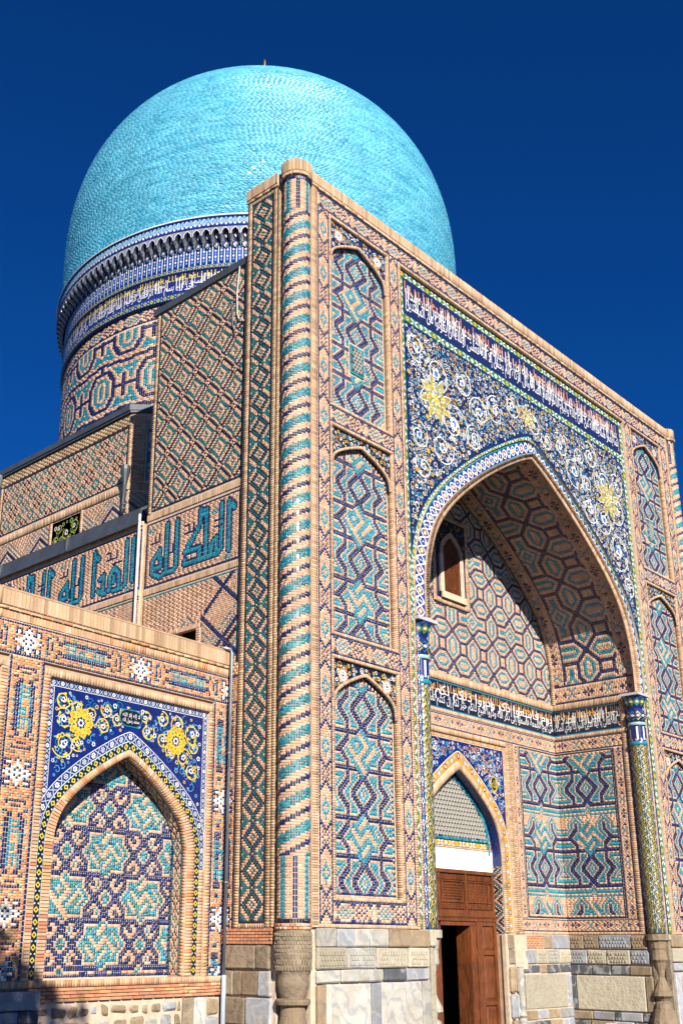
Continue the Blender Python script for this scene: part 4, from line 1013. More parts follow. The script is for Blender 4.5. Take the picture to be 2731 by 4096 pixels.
lattice(sc, 'lattice', lambda u, v, w=0.0: FB(u, v, np.asarray(w) + .035), inw, (CX - .44, CX + .44, wz0 + .26, 12.1), .075, .028, .03, WOOD, (45, 135))
m = MB(); m.fbox(FB, CX - .44, CX - .38, wz0 + .26, 11.5, .034, .085); m.fbox(FB, CX + .38, CX + .44, wz0 + .26, 11.5, .034, .085); m.fbox(FB, CX - .38, CX + .38, wz0 + .26, wz0 + .32, .034, .085); m.build('frame', WOOD, sc)

WT = 'قال الله تعالى يا أيها الذين آمنوا إذا نودي للصلاة'
WB1 = 'من يوم الجمعة فاسعوا إلى ذكر الله وذروا البيع ذلكم خير لكم إن كنتم تعلمون فإذا قضيت الصلاة فانتشروا في الأرض'
def wall_bands(fr, u0, u1, words, seed):
    p = backing(portal, 'inscription_band', fr, u0, u1, 6.43, 7.64, 0, .03)
    bricks(portal, p, fr, u0, u1, 7.42, 7.62, .055, .2, '.k', .02, .03, False); bricks(portal, p, fr, u0, u1, 6.44, 6.55, .055, .11, '.k', .01, .02, False)
    I = Inlay(fr, .006); I.quad([(u0, 6.56), (u1, 6.56), (u1, 7.41), (u0, 7.41)], (.008, .012, .035, 1))
    I.quad([(u0, 7.37), (u1, 7.37), (u1, 7.41), (u0, 7.41)], TRQ); I.quad([(u0, 6.56), (u1, 6.56), (u1, 6.59), (u0, 6.59)], TRQ)
    kufic_strip(I, u0 + .03, u1 - .03, 7.10, 7.34, ORG, seed)
    w = words.split(); h = (len(w) + 1) // 2
    letters(I, words, u0 + .05, u1 - .05, 6.60, 7.04, WHT); letters(I, ' '.join(w[1::2]), u0 + .2, u1 - .1, 6.82, 7.28, WHT)
    R = random.Random(seed); u = u0 + .1
    while u < u1 - .1:
        hh = R.uniform(.28, .44); I.quad([(u, 6.86), (u + .026, 6.86), (u + .026, 6.86 + hh), (u, 6.86 + hh)], WHT); u += R.choice((.07, .07, .15, .27, .4))
    o = I.build('lettering', MOSAIC, p); o['kind'] = 'stuff'
wall_bands(FB, XL, XR, WB1, 51); wall_bands(FR, -YB, -.60, WT, 52)
def star_h(fr, u0, u1, z0, z1, name='border_panel'):
    p = backing(portal, name, fr, u0, u1, z0 - .02, z1 + .01, 0, .03); grid_field(portal, p, fr, tile_bitmap(STAR_ROW, 10, round((u1 - u0) / .05)), u0, u1, z0, z1); return p
def star_v(fr, u0, u1, z0, z1):
    p = backing(portal, 'border_panel', fr, u0, u1, z0, z1, 0, .03); grid_field(portal, p, fr, tile_bitmap(STAR_ROW, 10, round((z1 - z0) / .044)).T, u0, u1, z0, z1)
star_h(FB, XL, XR, 6.0, 6.42); star_h(FR, -YB, -.78, 6.0, 6.42); star_h(FB, 13.3, XR, .37, .74); star_h(FR, -YB, -.78, .37, .74)
star_v(FB, 13.3, 13.64, .76, 5.98); star_v(FR, -1.14, -.78, .76, 5.98)
for fr, a, b_ in ((FB, 13.0, XR), (FR, -YB, -.58)):
    p = backing(portal, 'brick_course', fr, a, b_, .28, .36, 0, .03); bricks(portal, p, fr, a, b_, .29, .36, .05, .07, '.k', 0, .02, False)
for fr, a, b_, ph in ((FB, 13.68, XR, 27), (FR, -YB, -1.16, 27)):
    p = backing(portal, 'wall_panel', fr, a, b_, .74, 6.0, -.002, .03); nc = 41
    g = niche_pattern(nc, 96, ph, 46, cell=3)
    g[0] = 'B'; g[-1] = 'B'; g[1] = '.'; g[-2] = '.'
    if fr is FR: g[:, -1] = 'B'
    else: g[:, 0] = 'B'
    grid_field(portal, p, fr, g, a, b_, .76, 5.98, 0)
for fr, a, b_ in ((FB, 13.0, 13.3),):
    p = backing(portal, 'brick_frame', fr, a, b_, .36, 6.0, 0, .03); bricks(portal, p, fr, a, b_, .36, 6.0, .15, .055, '.k', 0, .025)
p = backing(portal, 'brick_frame', FR, -.77, -.58, .28, 7.62, .0, .05); bricks(portal, p, FR, -.77, -.58, .29, 7.62, .19, .055, 'k.', 0, .02, False)
p = backing(portal, 'jamb_strip', FR, -.58, -.38, .28, 7.62, -.02, .05, NAVYP)
diamond_band(p, 'diamond_border', lambda u, v, w=0.0: FR(-.57 + np.asarray(v), .3 + np.asarray(u), np.asarray(w) - .02), 7.2, .14, NVY, 0, 'dark')
bricks(portal, p, FR, -.425, -.38, .3, 7.5, .05, .3, 'T', -.02, .03, False)
backing(portal, 'left_jamb_wall', FL, .4, YB, GZ, 7.62, 0, .1, BRICK)
for x0 in (4.255, 16.235):
    p = backing(portal, 'brick_frame', F0, min(x0, x0 + .06), x0 + .06, .3, SPR, SP + .012, .04); bricks(portal, p, F0, x0, x0 + .06, .3, SPR, .06, .055, '.k', SP + .012, .018, False)
for x0 in (4.32, 16.175):
    diamond_band(gs, 'diamond_border', lambda u, v, w=0.0: FS(x0 + .165 - np.asarray(v) if x0 < 5 else x0 + np.asarray(v) - .1, .32 + np.asarray(u), w), 7.1, .16, NVY, 0, 'dark')
# slim glazed columns at the arch jambs
def jamb_column(cx, cy, R):
    m = MB()
    m.lathe(cx, cy, [(R, .3), (R, 5.98)], 28, (.03, .05, .05, 1)); shaft = m.build('glazed_column', MOSAIC, portal, True)
    cf = cylinder(cx, cy, R, -PI * 1.25); L = R * PI * 1.3
    I = Inlay(cf, .004); v = .34; k = 0
    while v < 5.9:
        n = 6; st = L / n
        for i in range(n):
            u = (i + (.5 if k % 2 else 0)) * st
            I.diamond((u, v + .13), st * .47, .125, YEL if (k + i) % 2 else (.20, .26, .20, .9)); I.diamond((u, v + .13), st * .41, .108, BLK); I.flower((u, v + .13), st * .2, 4, (YEL, WHT, (.2, .4, .3, 1))[(k + i) % 3], BLK)
            I.ribbon([(u - st * .2, v), (u + st * .2, v + .26)], .010, YEL if i % 2 else WHT); I.leaf((u + st * .1, v + .2), .05, 1.0 + i, WHT if k % 2 else NVY, .3)
        v += .135; k += 1
    o = I.build('tile_pattern', MOSAIC, shaft); o['kind'] = 'stuff'
    m = MB(); m.lathe(cx, cy, [(R + .03, 5.95), (R + .05, 6.0), (R + .03, 6.05)], 28, TRQ); m.lathe(cx, cy, [(R + .01, 6.04), (R + .01, 6.58)], 28, NVY); m.lathe(cx, cy, [(R + .03, 6.57), (R + .05, 6.61), (R + .03, 6.66)], 28, (.25, .42, .38, 1)); cap = m.build('column_neck', MOSAIC, portal, True)
    I = Inlay(cylinder(cx, cy, R + .01, -PI * 1.25), .006); kufic_strip(I, .02, L, 6.1, 6.52, WHT, 9); I.build('neck_writing', MOSAIC, cap)['kind'] = 'stuff'
    m = MB(); pr = [(R - .02, 6.65), (R + .05, 6.78), (R + .07, 6.92), (R + .02, 7.04), (R - .02, 7.1), (R + .03, 7.2), (R + .12, 7.42), (R + .13, 7.5)]
    m.lathe(cx, cy, pr, 8, NVY, PI / 8, 2 * PI + PI / 8); cp = m.build('column_capital', MOSAIC, portal)
    def bulb(u, v, w=0.0):
        r = np.interp(v, [p_[1] for p_ in pr], [p_[0] for p_ in pr]) + w; a = -PI * 1.25 + np.asarray(u) / R; return np.stack(np.broadcast_arrays(cx + r * np.cos(a), cy + r * np.sin(a), np.asarray(v, float)), -1)
    I = Inlay(bulb, .01)
    for k in range(7):
        u = L * (k + .5) / 7; I.diamond((u, 6.86), .10, .15, (YEL, TRQ)[k % 2]); I.diamond((u, 6.86), .07, .11, NVY); I.flower((u, 6.86), .04, 5, WHT, ORG); I.diamond((u, 7.3), .09, .13, (TRQ, GRN)[k % 2]); I.flower((u, 7.3), .05, 5, YEL, WHT)
    I.build('capital_flowers', MOSAIC, cp)['kind'] = 'stuff'
    m = MB(); m.box(cx - R - .16, cx + R + .16, cy - R - .10, cy + .3, 7.5, 7.58, (.45, .42, .42, .5)); m.build('abacus', MOSAIC, portal)
    # carved marble vase foot
    m = MB(); v = [(R + .09, .30), (R + .09, .13), (R + .02, .12), (R + .0, -.1), (R - .02, -.14), (R + .0, -.42), (R - .06, -.5), (R - .11, -.72), (R - .14, -.9), (R - .05, -1.15), (R + .04, -1.33), (R + .05, -1.42), (R - .06, -1.5), (R - .10, -1.56), (R - .0, -1.62), (R + .02, -1.75), (R + .02, -1.79), (R + .06, -1.8), (R + .16, -2.2), (R + .16, GZ)]
    m.lathe(cx, cy, v[::-1], 12); m.build('vase_foot', ST['white'] if cx < 10 else ST['tan'], portal)
jamb_column(4.66, .26, .235); jamb_column(2 * CX - 4.66, .26, .235)

# ---- doorway in the back wall
DX, DH, DA, DS = CX, 2.02, 4.86, 2.2
dw = arch_plate(portal, 'doorway_spandrel', FB, DX, DS, DA, DH, (7.66, 13.0, DS, 5.93), .0, BLUEP, .42)
for a, b_ in ((7.66, DX - DH), (DX + DH, 13.0)): m = MB(); m.box(a, b_, YB, 3.62, GZ, DS); m.build('door_jamb', BRICK, portal)
bk = backing(portal, 'brick_frame', FB, 12.86, 13.02, .28, 5.98, .03, .04); bricks(portal, bk, FB, 12.86, 13.02, .3, 5.98, .16, .055, '.k', .03, .03, False)
bk = backing(portal, 'brick_frame', FB, 7.5, 13.02, 5.83, 5.98, .03, .04); bricks(portal, bk, FB, 7.5, 12.86, 5.83, 5.98, .055, .15, '.k', .03, .03, False)
AMB = (.55, .25, .02, 1)
diamond_band(dw, 'amber_border', lambda u, v, w=0.0: FB(7.7 + np.asarray(u), 5.69 + np.asarray(v), np.asarray(w) + .006), 5.14, .13, AMB, 0, 'amber')
diamond_band(dw, 'amber_border', lambda u, v, w=0.0: FB(12.84 - np.asarray(v), .32 + np.asarray(u), np.asarray(w) + .006), 5.36, .13, AMB, 0, 'amber')
Aa, Ab, Ac = arch_ext(DX, DS, DA, DH, .32), arch_ext(DX, DS, DA + .22, DH + .17, .32), arch_ext(DX, DS, DA + .56, DH + .42, .32)
rf = ringframe(FB, Aa, Ab, .17); p = backing(portal, 'arch_moulding', rf, 0, rf.length, 0, .17, .03, .04, MORTAR, 70, 1); bricks(portal, p, rf, 0, rf.length, 0, .17, .055, .17, '.k', .03, .025, False)
rf = ringframe(FB, Ab, Ac, .25); diamond_band(dw, 'amber_border', lambda u, v, w=0.0: rf(u, v, np.asarray(w) + .012), rf.length, .25, AMB, 0, 'amber')
floral(dw, 'arabesque', FB, in_spandrel(DX, DS, DA + .6, DH + .46, (7.75, 12.7, DS, 5.68), .0), (7.75, 12.7, DS, 5.68), 61,
       dict(fine=(170, .07, .12, .016, [ORG, (.60, .34, .12, 1), LBL, LBL, CRM]), vine=(16, .2, .34, .02, (.62, .32, .10, 1), LBL), flowers=(170, .03, .06, [WHT, ORG, LBL, WHT], [BLUE4]), rosettes=[]))
I = Inlay(FB, .01); t = np.arange(14) / 14 * 2 * PI; I.poly(np.stack([12.15 + .17 * np.cos(t), 4.62 + .24 * np.sin(t)], 1), YEL); I.poly(np.stack([12.15 + .14 * np.cos(t), 4.62 + .205 * np.sin(t)], 1), BLK)
letters(I, 'الله', 12.04, 12.26, 4.5, 4.74, YEL); I.build('cartouche', MOSAIC, dw)
jv = planar((DX + DH - .002, 0, 0), (0, -1, 0)); p = backing(portal, 'jamb_panel', jv, -3.60, -YB - .02, .3, DS, .002, .01)
g = blank(44, 7); r_, c_ = np.mgrid[0:44, 0:7]; g[(np.abs((r_ % 14) - 7) - c_) % 7 < 2] = 'G'; g[((np.abs((r_ % 14) - 7) - c_) % 7 >= 3) & ((np.abs((r_ % 14) - 7) - c_) % 7 < 5)] = 'B'
grid_field(portal, p, jv, g, -3.60, -YB - .02, .3, DS, .002)
YD = 3.56; FD = FY(YD); inT = lambda u, v: in_arch(u, v, DX, 2.5, 4.72, 1.80) & (v > 2.92)
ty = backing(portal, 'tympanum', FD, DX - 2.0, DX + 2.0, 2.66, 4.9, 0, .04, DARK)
lattice(ty, 'lattice', lambda u, v, w=0.0: FD(u, v, np.asarray(w) + .004), inT, (DX - 1.85, DX + 1.85, 2.9, 4.75), .125, .024, .05, LATTW)
rf = ringframe(FD, arch_pts(DX, 2.5, 4.72, 1.80), arch_pts(DX, 2.5, 4.85, 1.90), .1); bricks(portal, ty, rf, 0, rf.length, 0, .1, .2, .1, 'T', .0, .07, False)
bricks(portal, ty, FD, DX - 1.8, DX + 1.8, 2.86, 2.94, .2, .08, 'T', .0, .07, False)
rf2 = ringframe(FD, arch_pts(DX, 2.5, 4.85, 1.90), arch_pts(DX, 2.5, 5.0, 2.05), .15); diamond_band(ty, 'flower_border', lambda u, v, w=0.0: rf2(u, v, np.asarray(w) + .02), rf2.length, .15, AMB)
diamond_band(ty, 'flower_border', lambda u, v, w=0.0: FD(DX - 2.0 + np.asarray(u), 2.69 + np.asarray(v), np.asarray(w) + .01), 4.0, .17, AMB)
bricks(portal, ty, FD, DX - 2.05, DX + 2.02, 2.62, 2.68, .06, .06, '.k', .02, .05, False)
m = MB(); m.fbox(FD, DX - 2.04, DX + 2.03, 2.03, 2.63, -.05, .05); m.build('plaster_panel', PLASTER, portal)
door = MB(); door.fbox(FD, DX - 2.0, DX + 2.0, 1.93, 2.03, -.1, .09); door.fbox(FD, DX - 2.0, DX + 2.0, .80, .92, -.1, .07); door.fbox(FD, DX - 2.0, DX + 2.0, 1.13, 1.16, -.1, .04); door.fbox(FD, DX - 2.0, DX + 2.0, 1.70, 1.73, -.1, .04)
for x in (DX - 2.0, DX - .79, DX + .52, DX + 1.9): door.fbox(FD, x, x + .10, .92, 1.93, -.1, .065)
for x in (DX - 1.82, DX - .60, DX + .70):
    door.fbox(FD, x, x + .05, 1.16, 1.70, -.1, .05); door.fbox(FD, x + .98, x + 1.03, 1.16, 1.70, -.1, .05)
door.fbox(FD, DX - 2.0, DX + 2.0, .92, 1.93, -.12, -.03)
transom = door.build('wooden_transom', WOOD, portal)
for x, d in ((DX - 1.77, (60, 120, 0)), (DX - .55, (60, 120, 0)), (DX + .75, (0, 90, 45))):
    lattice(transom, 'turned_screen', lambda u, v, w=0.0: FD(u, v, np.asarray(w) - .028), (lambda a: lambda u, v: (u > a) & (u < a + .93) & (v > 1.17) & (v < 1.69))(x), (x, x + .93, 1.17, 1.69), .075, .026, .05, WOOD, d)
for z0, z1 in ((1.75, 1.91), (.95, 1.11)):
    m = MB(); x = DX - 1.86
    while x < DX + 1.86: m.fbox(FD, x, x + .035, z0, z1, -.03, .03); x += .075
    for zz in np.linspace(z0 + .03, z1 - .03, 3): m.fbox(FD, DX - 1.88, DX + 1.88, zz - .008, zz + .008, -.03, .022)
    m.build('spindle_row', WOOD, transom)['kind'] = 'stuff'
fm = MB(); fm.fbox(FD, DX - 2.02, DX + 2.02, .62, .80, -.1, .10); fm.fbox(FD, DX - 2.02, DX + 2.02, .74, .775, -.1, .135); fm.fbox(FD, DX - .72, DX + 1.05, .50, .62, -.4, .06)
fm.fbox(FD, DX + .72, DX + .98, GZ, .50, -.45, .045); fm.fbox(FD, DX - .98, DX - .72, GZ, .50, -.45, .045); fm.fbox(FD, DX + .98, DX + 1.16, GZ, .62, -.1, .085); fm.fbox(FD, DX - 1.16, DX - .98, GZ, .62, -.1, .085)
frame = fm.build('door_frame', WOOD, portal)
m = MB(); x = DX - 1.95
while x < DX + 1.95: m.fbox(FD, x, x + .03, .705, .735, .10, .125); x += .055
m.build('bead_row', WOOD, frame)['kind'] = 'stuff'
for s in (1, -1):
    lf = MB(); a, b_ = sorted((DX + s * 1.17, DX + s * 2.0)); lf.fbox(FD, a, b_, GZ, .62, -.1, .02); lf.fbox(FD, a, a + .13, GZ, .62, .02, .075); lf.fbox(FD, b_ - .13, b_, GZ, .62, .02, .075)
    for z in (.50, -.30, -1.66, GZ): lf.fbox(FD, a + .13, b_ - .13, z, z + .11, .02, .073)
    leaf = lf.build('door_leaf', WOOD, portal)
    for z0, z1 in ((-.17, .48), (-1.53, -.32), (GZ + .13, -1.68)):
        pn = MB(); q = [(a + .15, z0), (b_ - .15, z0), (b_ - .15, z1), (a + .15, z1)]; i_ = [(a + .22, z0 + .08), (b_ - .22, z0 + .08), (b_ - .22, z1 - .08), (a + .22, z1 - .08)]
        q = np.array(q + i_); pn.add(np.vstack([FD(q[:4, 0], q[:4, 1], .021), FD(q[4:, 0], q[4:, 1], .055)]), [(4, 5, 6, 7)] + [(k, (k + 1) % 4, 4 + (k + 1) % 4, 4 + k) for k in range(4)]); pn.build('panel', WOOD, leaf)
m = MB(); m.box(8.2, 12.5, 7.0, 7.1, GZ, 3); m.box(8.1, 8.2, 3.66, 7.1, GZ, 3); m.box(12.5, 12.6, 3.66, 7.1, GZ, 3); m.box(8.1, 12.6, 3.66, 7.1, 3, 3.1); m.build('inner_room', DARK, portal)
m = MB(); m.box(DX - .3, DX + .9, 5.4, 5.5, GZ, -1.0); m.box(DX - .2, DX + .8, 5.38, 5.39, GZ + .3, -1.15); m.build('inner_pillar', ST['grey'], portal)

# ---- plinth stones of the portal
def F_at(y): return FY(y)
FP = FY(.0)
stone_row(portal, FP, [.66, 1.26, 1.82, 2.33, 2.95, 3.67, 4.36], -.075, .30, ['white', 'grey', 'white', 'white', 'tan', 'tan'], -.10, .13)
stone_row(portal, FP, [.66, 1.59, 2.52, 3.59, 4.33], -.49, -.08, ['cream', 'white', 'cream', 'cream'], -.10, .13, (0, 1, 2, 3))
stone_row(portal, FP, [.66, 1.38, 1.99, 2.73, 3.51, 4.34], -.755, -.50, ['white', 'white', 'white', 'dark', 'grey'], -.10, .12)
stone_row(portal, FP, [.68, .94, 2.33, 2.65, 4.05, 4.36], GZ + .1, -.77, ['tan', 'white', 'grey', 'white', 'white'], -.10, .12)
for a, b_ in ((.98, 2.29), (2.69, 4.01)): 
    m = MB(); m.fbox(FP, a + .12, b_ - .12, GZ + .2, -.92, .0, .028); m.build('raised_field', ST['white'], portal)
stone_row(portal, FP, [4.37, 4.60], -.06, .31, ['cream'], -.12, .17); stone_row(portal, FP, [4.38, 4.56], GZ, -.07, ['cream'], -.14, .16)
for (a, b_) in ((16.06, 16.32),): stone_row(portal, FP, [a, b_], .13, .3, ['cream'], -.05, .1); stone_row(portal, FP, [a + .1, b_], GZ, .12, ['brown'], -.1, .1)
for v0, v1, xs, ks in ((-.075, .30, [16.34, 17.1, 17.8, 18.6, 19.3, 20.0], ['tan', 'white', 'grey']), (-.49, -.08, [16.34, 17.3, 18.3, 19.2, 20.0], ['cream', 'tan']), (-.755, -.5, [16.36, 17.0, 17.9, 18.8, 20.0], ['grey', 'white', 'dark']), (GZ + .1, -.77, [16.36, 16.7, 18.0, 18.3, 19.6, 20.0], ['grey', 'white', 'tan'])):
    stone_row(portal, FP, xs, v0, v1, ks, -.10, .12)
for q_ in ((.55, 4.4, .06, .34, GZ, .3), (16.3, 20.1, .06, .34, GZ, .3), (12.3, 15.95, 3.17, 3.3, GZ, .28), (XR + .02, XR + .3, .35, 3.3, GZ, .28)): m = MB(); m.box(*q_); m.build('plinth_core', MORTAR, portal)
# right wall and back wall
fb, fr_ = FB, FR
stone_row(portal, fb, [12.40, 12.66, 13.34], -.14, .28, ['tan', 'brown'], -.03, .09); bricks(portal, dw, fb, 13.36, 14.33, -.13, .27, .2, .065, 'r', .0, .03)
stone_row(portal, fb, [14.35, 14.86, 15.90], -.14, .28, ['tan', 'grey'], -.03, .09)
stone_row(portal, fb, [12.42, 13.23, 13.89, 14.52, 15.22, 15.92], -.56, -.15, ['brown', 'grey', 'cream', 'white', 'cream'], -.03, .09, (2, 3, 4))
stone_row(portal, fb, [12.96, 13.15, 14.10, 14.47, 15.12, 15.92], -.83, -.57, ['tan', 'dark', 'tan', 'dark', 'dark'], -.03, .08)
stone_row(portal, fb, [13.02, 13.23, 15.56, 15.90], -1.83, -.84, ['brown', 'cream', 'grey'], -.03, .07, jit=.006)
stone_row(portal, fb, [12.95, 13.17, 13.8, 14.39, 15.07, 15.9], -2.12, -1.84, ['tan', 'tan', 'grey', 'tan', 'grey'], -.03, .09); stone_row(portal, fb, [12.95, 13.6, 14.5, 15.2, 15.9], GZ, -2.13, ['grey', 'dark', 'tan'], -.03, .09)
stone_row(portal, fr_, [-3.18, -2.67, -2.14, -1.07, -.55], -.14, .28, ['tan', 'brown', 'grey', 'tan'], -.03, .09, (0, 1, 2, 3))
stone_row(portal, fr_, [-3.18, -2.58, -1.91, -1.14, -.52], -.58, -.15, ['grey', 'cream', 'cream', 'grey'], -.03, .09, (0, 1, 2, 3))
stone_row(portal, fr_, [-3.18, -2.44, -1.81, -1.19, -.50], -.88, -.60, ['dark', 'dark', 'dark', 'tan'], -.03, .08)
stone_row(portal, fr_, [-3.2, -3.02, -.74, -.47], -1.90, -.90, ['dark', 'cream', 'tan'], -.03, .07, jit=.006)
stone_row(portal, fr_, [-3.2, -2.51, -1.80, -1.62, -.90, -.5], -2.17, -1.91, ['tan', 'grey', 'dark', 'grey', 'dark'], -.03, .09); stone_row(portal, fr_, [-3.2, -2.6, -1.9, -1.2, -.5], GZ, -2.18, ['dark', 'tan', 'grey'], -.03, .09)
stone_row(portal, fr_, [-.47, -.30], GZ, .28, ['brown'], -.03, .05)
# broken engaged shafts beside the doorway
for x in (12.36, 12.68):
    stone(portal, fb, x, x + .27, -1.34, -.62, .0, .16, 'tan', .07); stone(portal, fb, x, x + .27, -2.05, -1.36, .0, .15, 'grey', .07); stone(portal, fb, x, x + .27, GZ, -2.06, 0, .17, 'tan', .05)
m = MB(); m.lathe(12.82, 3.06, [(.13, GZ), (.13, -2.1), (.09, -2.02), (.14, -1.95), (.08, -1.85), (.105, -1.7), (.105, -.66), (.12, -.62)], 12); m.build('engaged_shaft', ST['white'], portal)
m = MB(); m.fbox(fb, 12.7, 13.35, -.70, .26, -.02, .072); m.build('plaster_patch', MORTAR, portal)

# ---- corner columns of the portal
def corner_column(cx, cy, lab):
    R = .33; a0 = -PI * 1.55; cf = cylinder(cx, cy, R, a0); L = R * PI * 1.75
    m = MB(); m.lathe(cx, cy, [(R, .25), (R, 18.05)], 40); sh = m.build('corner_column', MORTAR, portal, True)
    nc = 34; nr = round((17.0 - 1.65) / .0545); g = blank(nr, nc); r, c = np.mgrid[0:nr, 0:nc]; s = (r - np.floor(c * .45).astype(int)) % 12
    g[s < 4] = 'T'; g[(s >= 7) & (s < 9)] = 'N'
    sw = np.random.default_rng(8).random(g.shape); g[(g == 'T') & (sw < .3)] = 'G'
    grid_field(portal, sh, cf, g, 0, L, 1.65, 17.0)
    for z0, z1 in ((.46, 1.65), (17.0, 17.86)):
        nr2 = round((z1 - z0) / .0545); g2 = blank(nr2, nc)
        for k, ch in ((0, 'T'), (1, 'T'), (5, 'N'), (6, 'N')): g2[:, k::10] = ch
        grid_field(portal, sh, cf, g2, 0, L, z0, z1)
    bricks(portal, sh, cf, 0, L, .37, .46, .055, .085, 'B', 0, .014, False); bricks(portal, sh, cf, 0, L, 17.86, 17.95, .2, .09, 'N', .0, .014, False); bricks(portal, sh, cf, 0, L, .25, .37, .1, .06, 'r.', .02, .02)
    m = MB(); m.lathe(cx, cy, [(R + .02, 17.98), (R + .03, 18.0), (R + .03, 18.45), (0.01, 18.47)], 32); cp = m.build('column_cap', MORTAR, portal)
    cf2 = cylinder(cx, cy, R + .03, a0); bricks(portal, cp, cf2, 0, (R + .03) * PI * 1.75, 18.08, 18.45, .085, .37, 'k', .0, .025, False); bricks(portal, cp, cf2, 0, (R + .03) * PI * 1.75, 17.97, 18.07, .2, .1, 'k', .01, .03, False)
    # worn stone foot
    rr = random.Random(3); prof = [(.34, .25), (.36, .22), (.365, -.12), (.37, -.2), (.355, -.5), (.32, -.56), (.31, -.6), (.315, -.75), (.28, -.92), (.25, -1.02)]
    m = MB(); nseg = 28
    for zlist in (prof,):
        Z = np.linspace(.25, -1.02, 34); rad = np.interp(-Z, [-z for _, z in zlist], [q for q, _ in zlist])
        P = [(cx + (q + rr.uniform(-.009, .009)) * math.cos(2 * PI * k / nseg), cy + (q + rr.uniform(-.009, .009)) * math.sin(2 * PI * k / nseg), z) for q, z in zip(rad, Z) for k in range(nseg)]
        m.add(P, [(i * nseg + k, i * nseg + (k + 1) % nseg, (i + 1) * nseg + (k + 1) % nseg, (i + 1) * nseg + k) for i in range(33) for k in range(nseg)])
    ft = m.build('column_foot', ST['brown'], portal, True)
    m = MB(); m.lathe(cx, cy, [(.22, -1.0), (.335, -1.03), (.345, -1.06), (.335, -1.12), (.24, -1.16)], 24); m.build('foot_ring', ST['tan'], portal)
    m = MB(); m.lathe(cx, cy, [(.24, -1.14), (.25, -1.35), (.30, -1.6), (.34, -1.9), (.34, GZ)], 24); m.build('foot_vase', ST['tan'], portal)
    cfr = cylinder(cx, cy, .362, a0)
    for z0, z1, n in ((-.16, .2, 5), (-.5, -.17, 3)):
        carved(ft, cfr, .3, .362 * PI * 1.4, z0, z1, -.006, (1, 1, 1, 0), n, .06)
corner_column(.22, .22, ''); corner_column(2 * CX - .22, .22, '')

# ---- side strip of the portal
S0 = FX(0.0)
p = backing(portal, 'side_strip', S0, -1.71, -.66, .28, 18.0, 0, .06)
bricks(portal, p, S0, -1.71, -1.56, .3, 17.98, .15, .055, 'k', .0, .02, False); bricks(portal, p, S0, -.80, -.66, .3, 17.98, .15, .055, 'k', .0, .02, False)
bricks(portal, p, S0, -1.56, -.80, .29, .37, .07, .08, 'k.', .0, .018, False); bricks(portal, p, S0, -1.56, -.80, 17.88, 17.98, .07, .1, 'k', .0, .018, False)
nr, nc = round((17.87 - .37) / .048), 15
grid_field(portal, p, S0, strip_pattern(nr, nc), -1.555, -.805, .375, 17.87)
p2 = backing(portal, 'corner_edging', FY(.54), -.0, .18, .28, 18.0, .0, .05); bricks(portal, p2, FY(.54), .0, .13, .3, 17.98, .13, .055, 'k', .0, .02, False)
p2 = backing(portal, 'corner_edging', S0, -.66, -.54, .28, 18.0, .0, .05); bricks(portal, p2, S0, -.655, -.545, .3, 17.98, .12, .055, 'k', .0, .02, False)
bricks(portal, p, S0, -2.02, -.54, -.02, .28, .21, .062, 'r', .0, .04)
m = MB(); m.box(.03, .3, .5, 2.05, GZ, .28); m.build('plinth_core', MORTAR, portal)
stone_row(portal, S0, [-2.0, -1.02, -.62], -.5, -.03, ['brown', 'brown'], -.06, .10); stone_row(portal, S0, [-2.02, -1.66, -1.42, -.94, -.60], -1.0, -.52, ['brown', 'tan', 'tan', 'grey'], -.06, .10)
stone_row(portal, S0, [-2.0, -1.3, -.58], -1.55, -1.02, ['brown', 'grey'], -.06, .10); stone_row(portal, S0, [-2.0, -1.5, -1.0, -.58], GZ, -1.57, ['brown', 'tan', 'grey'], -.06, .10)
stone(portal, planar((.10, .62, 0), (.707, -.707, 0)), -.18, .16, GZ, .25, -.05, .06, 'brown', .04)

# ---- side wall of the portal
side = thing('side_wall', 'high side wall with black zigzag brick lattice above a large kufic band', 'wall', (.1, 3.5, GZ))
SX = FX(.10)
m = MB(); m.box(.16, 2.6, 1.72, 5.33, 7.3, 16.33); m.box(.16, 2.6, 1.72, 5.33, GZ, 6.3); m.box(.45, 2.6, 1.72, 5.33, 6.3, 7.3); m.box(.16, .45, 1.72, 3.3, 6.3, 7.3); m.box(.16, .45, 4.1, 5.33, 6.3, 7.3); m.build('wall', BRICK, side)
m = MB(); m.box(.40, .44, 3.3, 4.1, 6.3, 7.3); m.build('window_recess', DARK, side)
p = backing(side, 'zigzag_panel', SX, -5.33, -1.72, 10.44, 16.33)
bricks(side, p, SX, -5.33, -5.20, 10.44, 16.33, .13, .06, 'k', 0, .02, False); bricks(side, p, SX, -1.86, -1.72, 5.6, 16.33, .14, .055, 'k', 0, .02, False)
g = lattice_zigzag(round(5.85 / .05), round(3.33 / .05), 20); grid_field(side, p, SX, g, -5.20, -1.87, 10.46, 16.31, 0)
p = backing(side, 'brick_course', SX, -5.33, -1.72, 10.18, 10.44); bricks(side, p, SX, -5.33, -1.87, 10.22, 10.42, .075, .2, '.k', 0, .025, False)
p = backing(side, 'kufic_panel', SX, -5.33, -1.72, 8.40, 10.18); g = kufic_band(34, 64, [(24, 'mulk'), (1, 'lillah')]); grid_field(side, p, SX, g, -5.33, -1.87, 8.42, 10.16)
p = backing(side, 'brick_course', SX, -5.33, -1.72, 8.2, 8.40); bricks(side, p, SX, -5.33, -1.87, 8.22, 8.38, .075, .16, '.k', 0, .025, False)
p = backing(side, 'lower_panel', SX, -5.33, -1.72, 7.2, 8.2); backing(side, 'lower_panel', SX, -3.28, -1.72, 5.6, 7.2); p3 = p
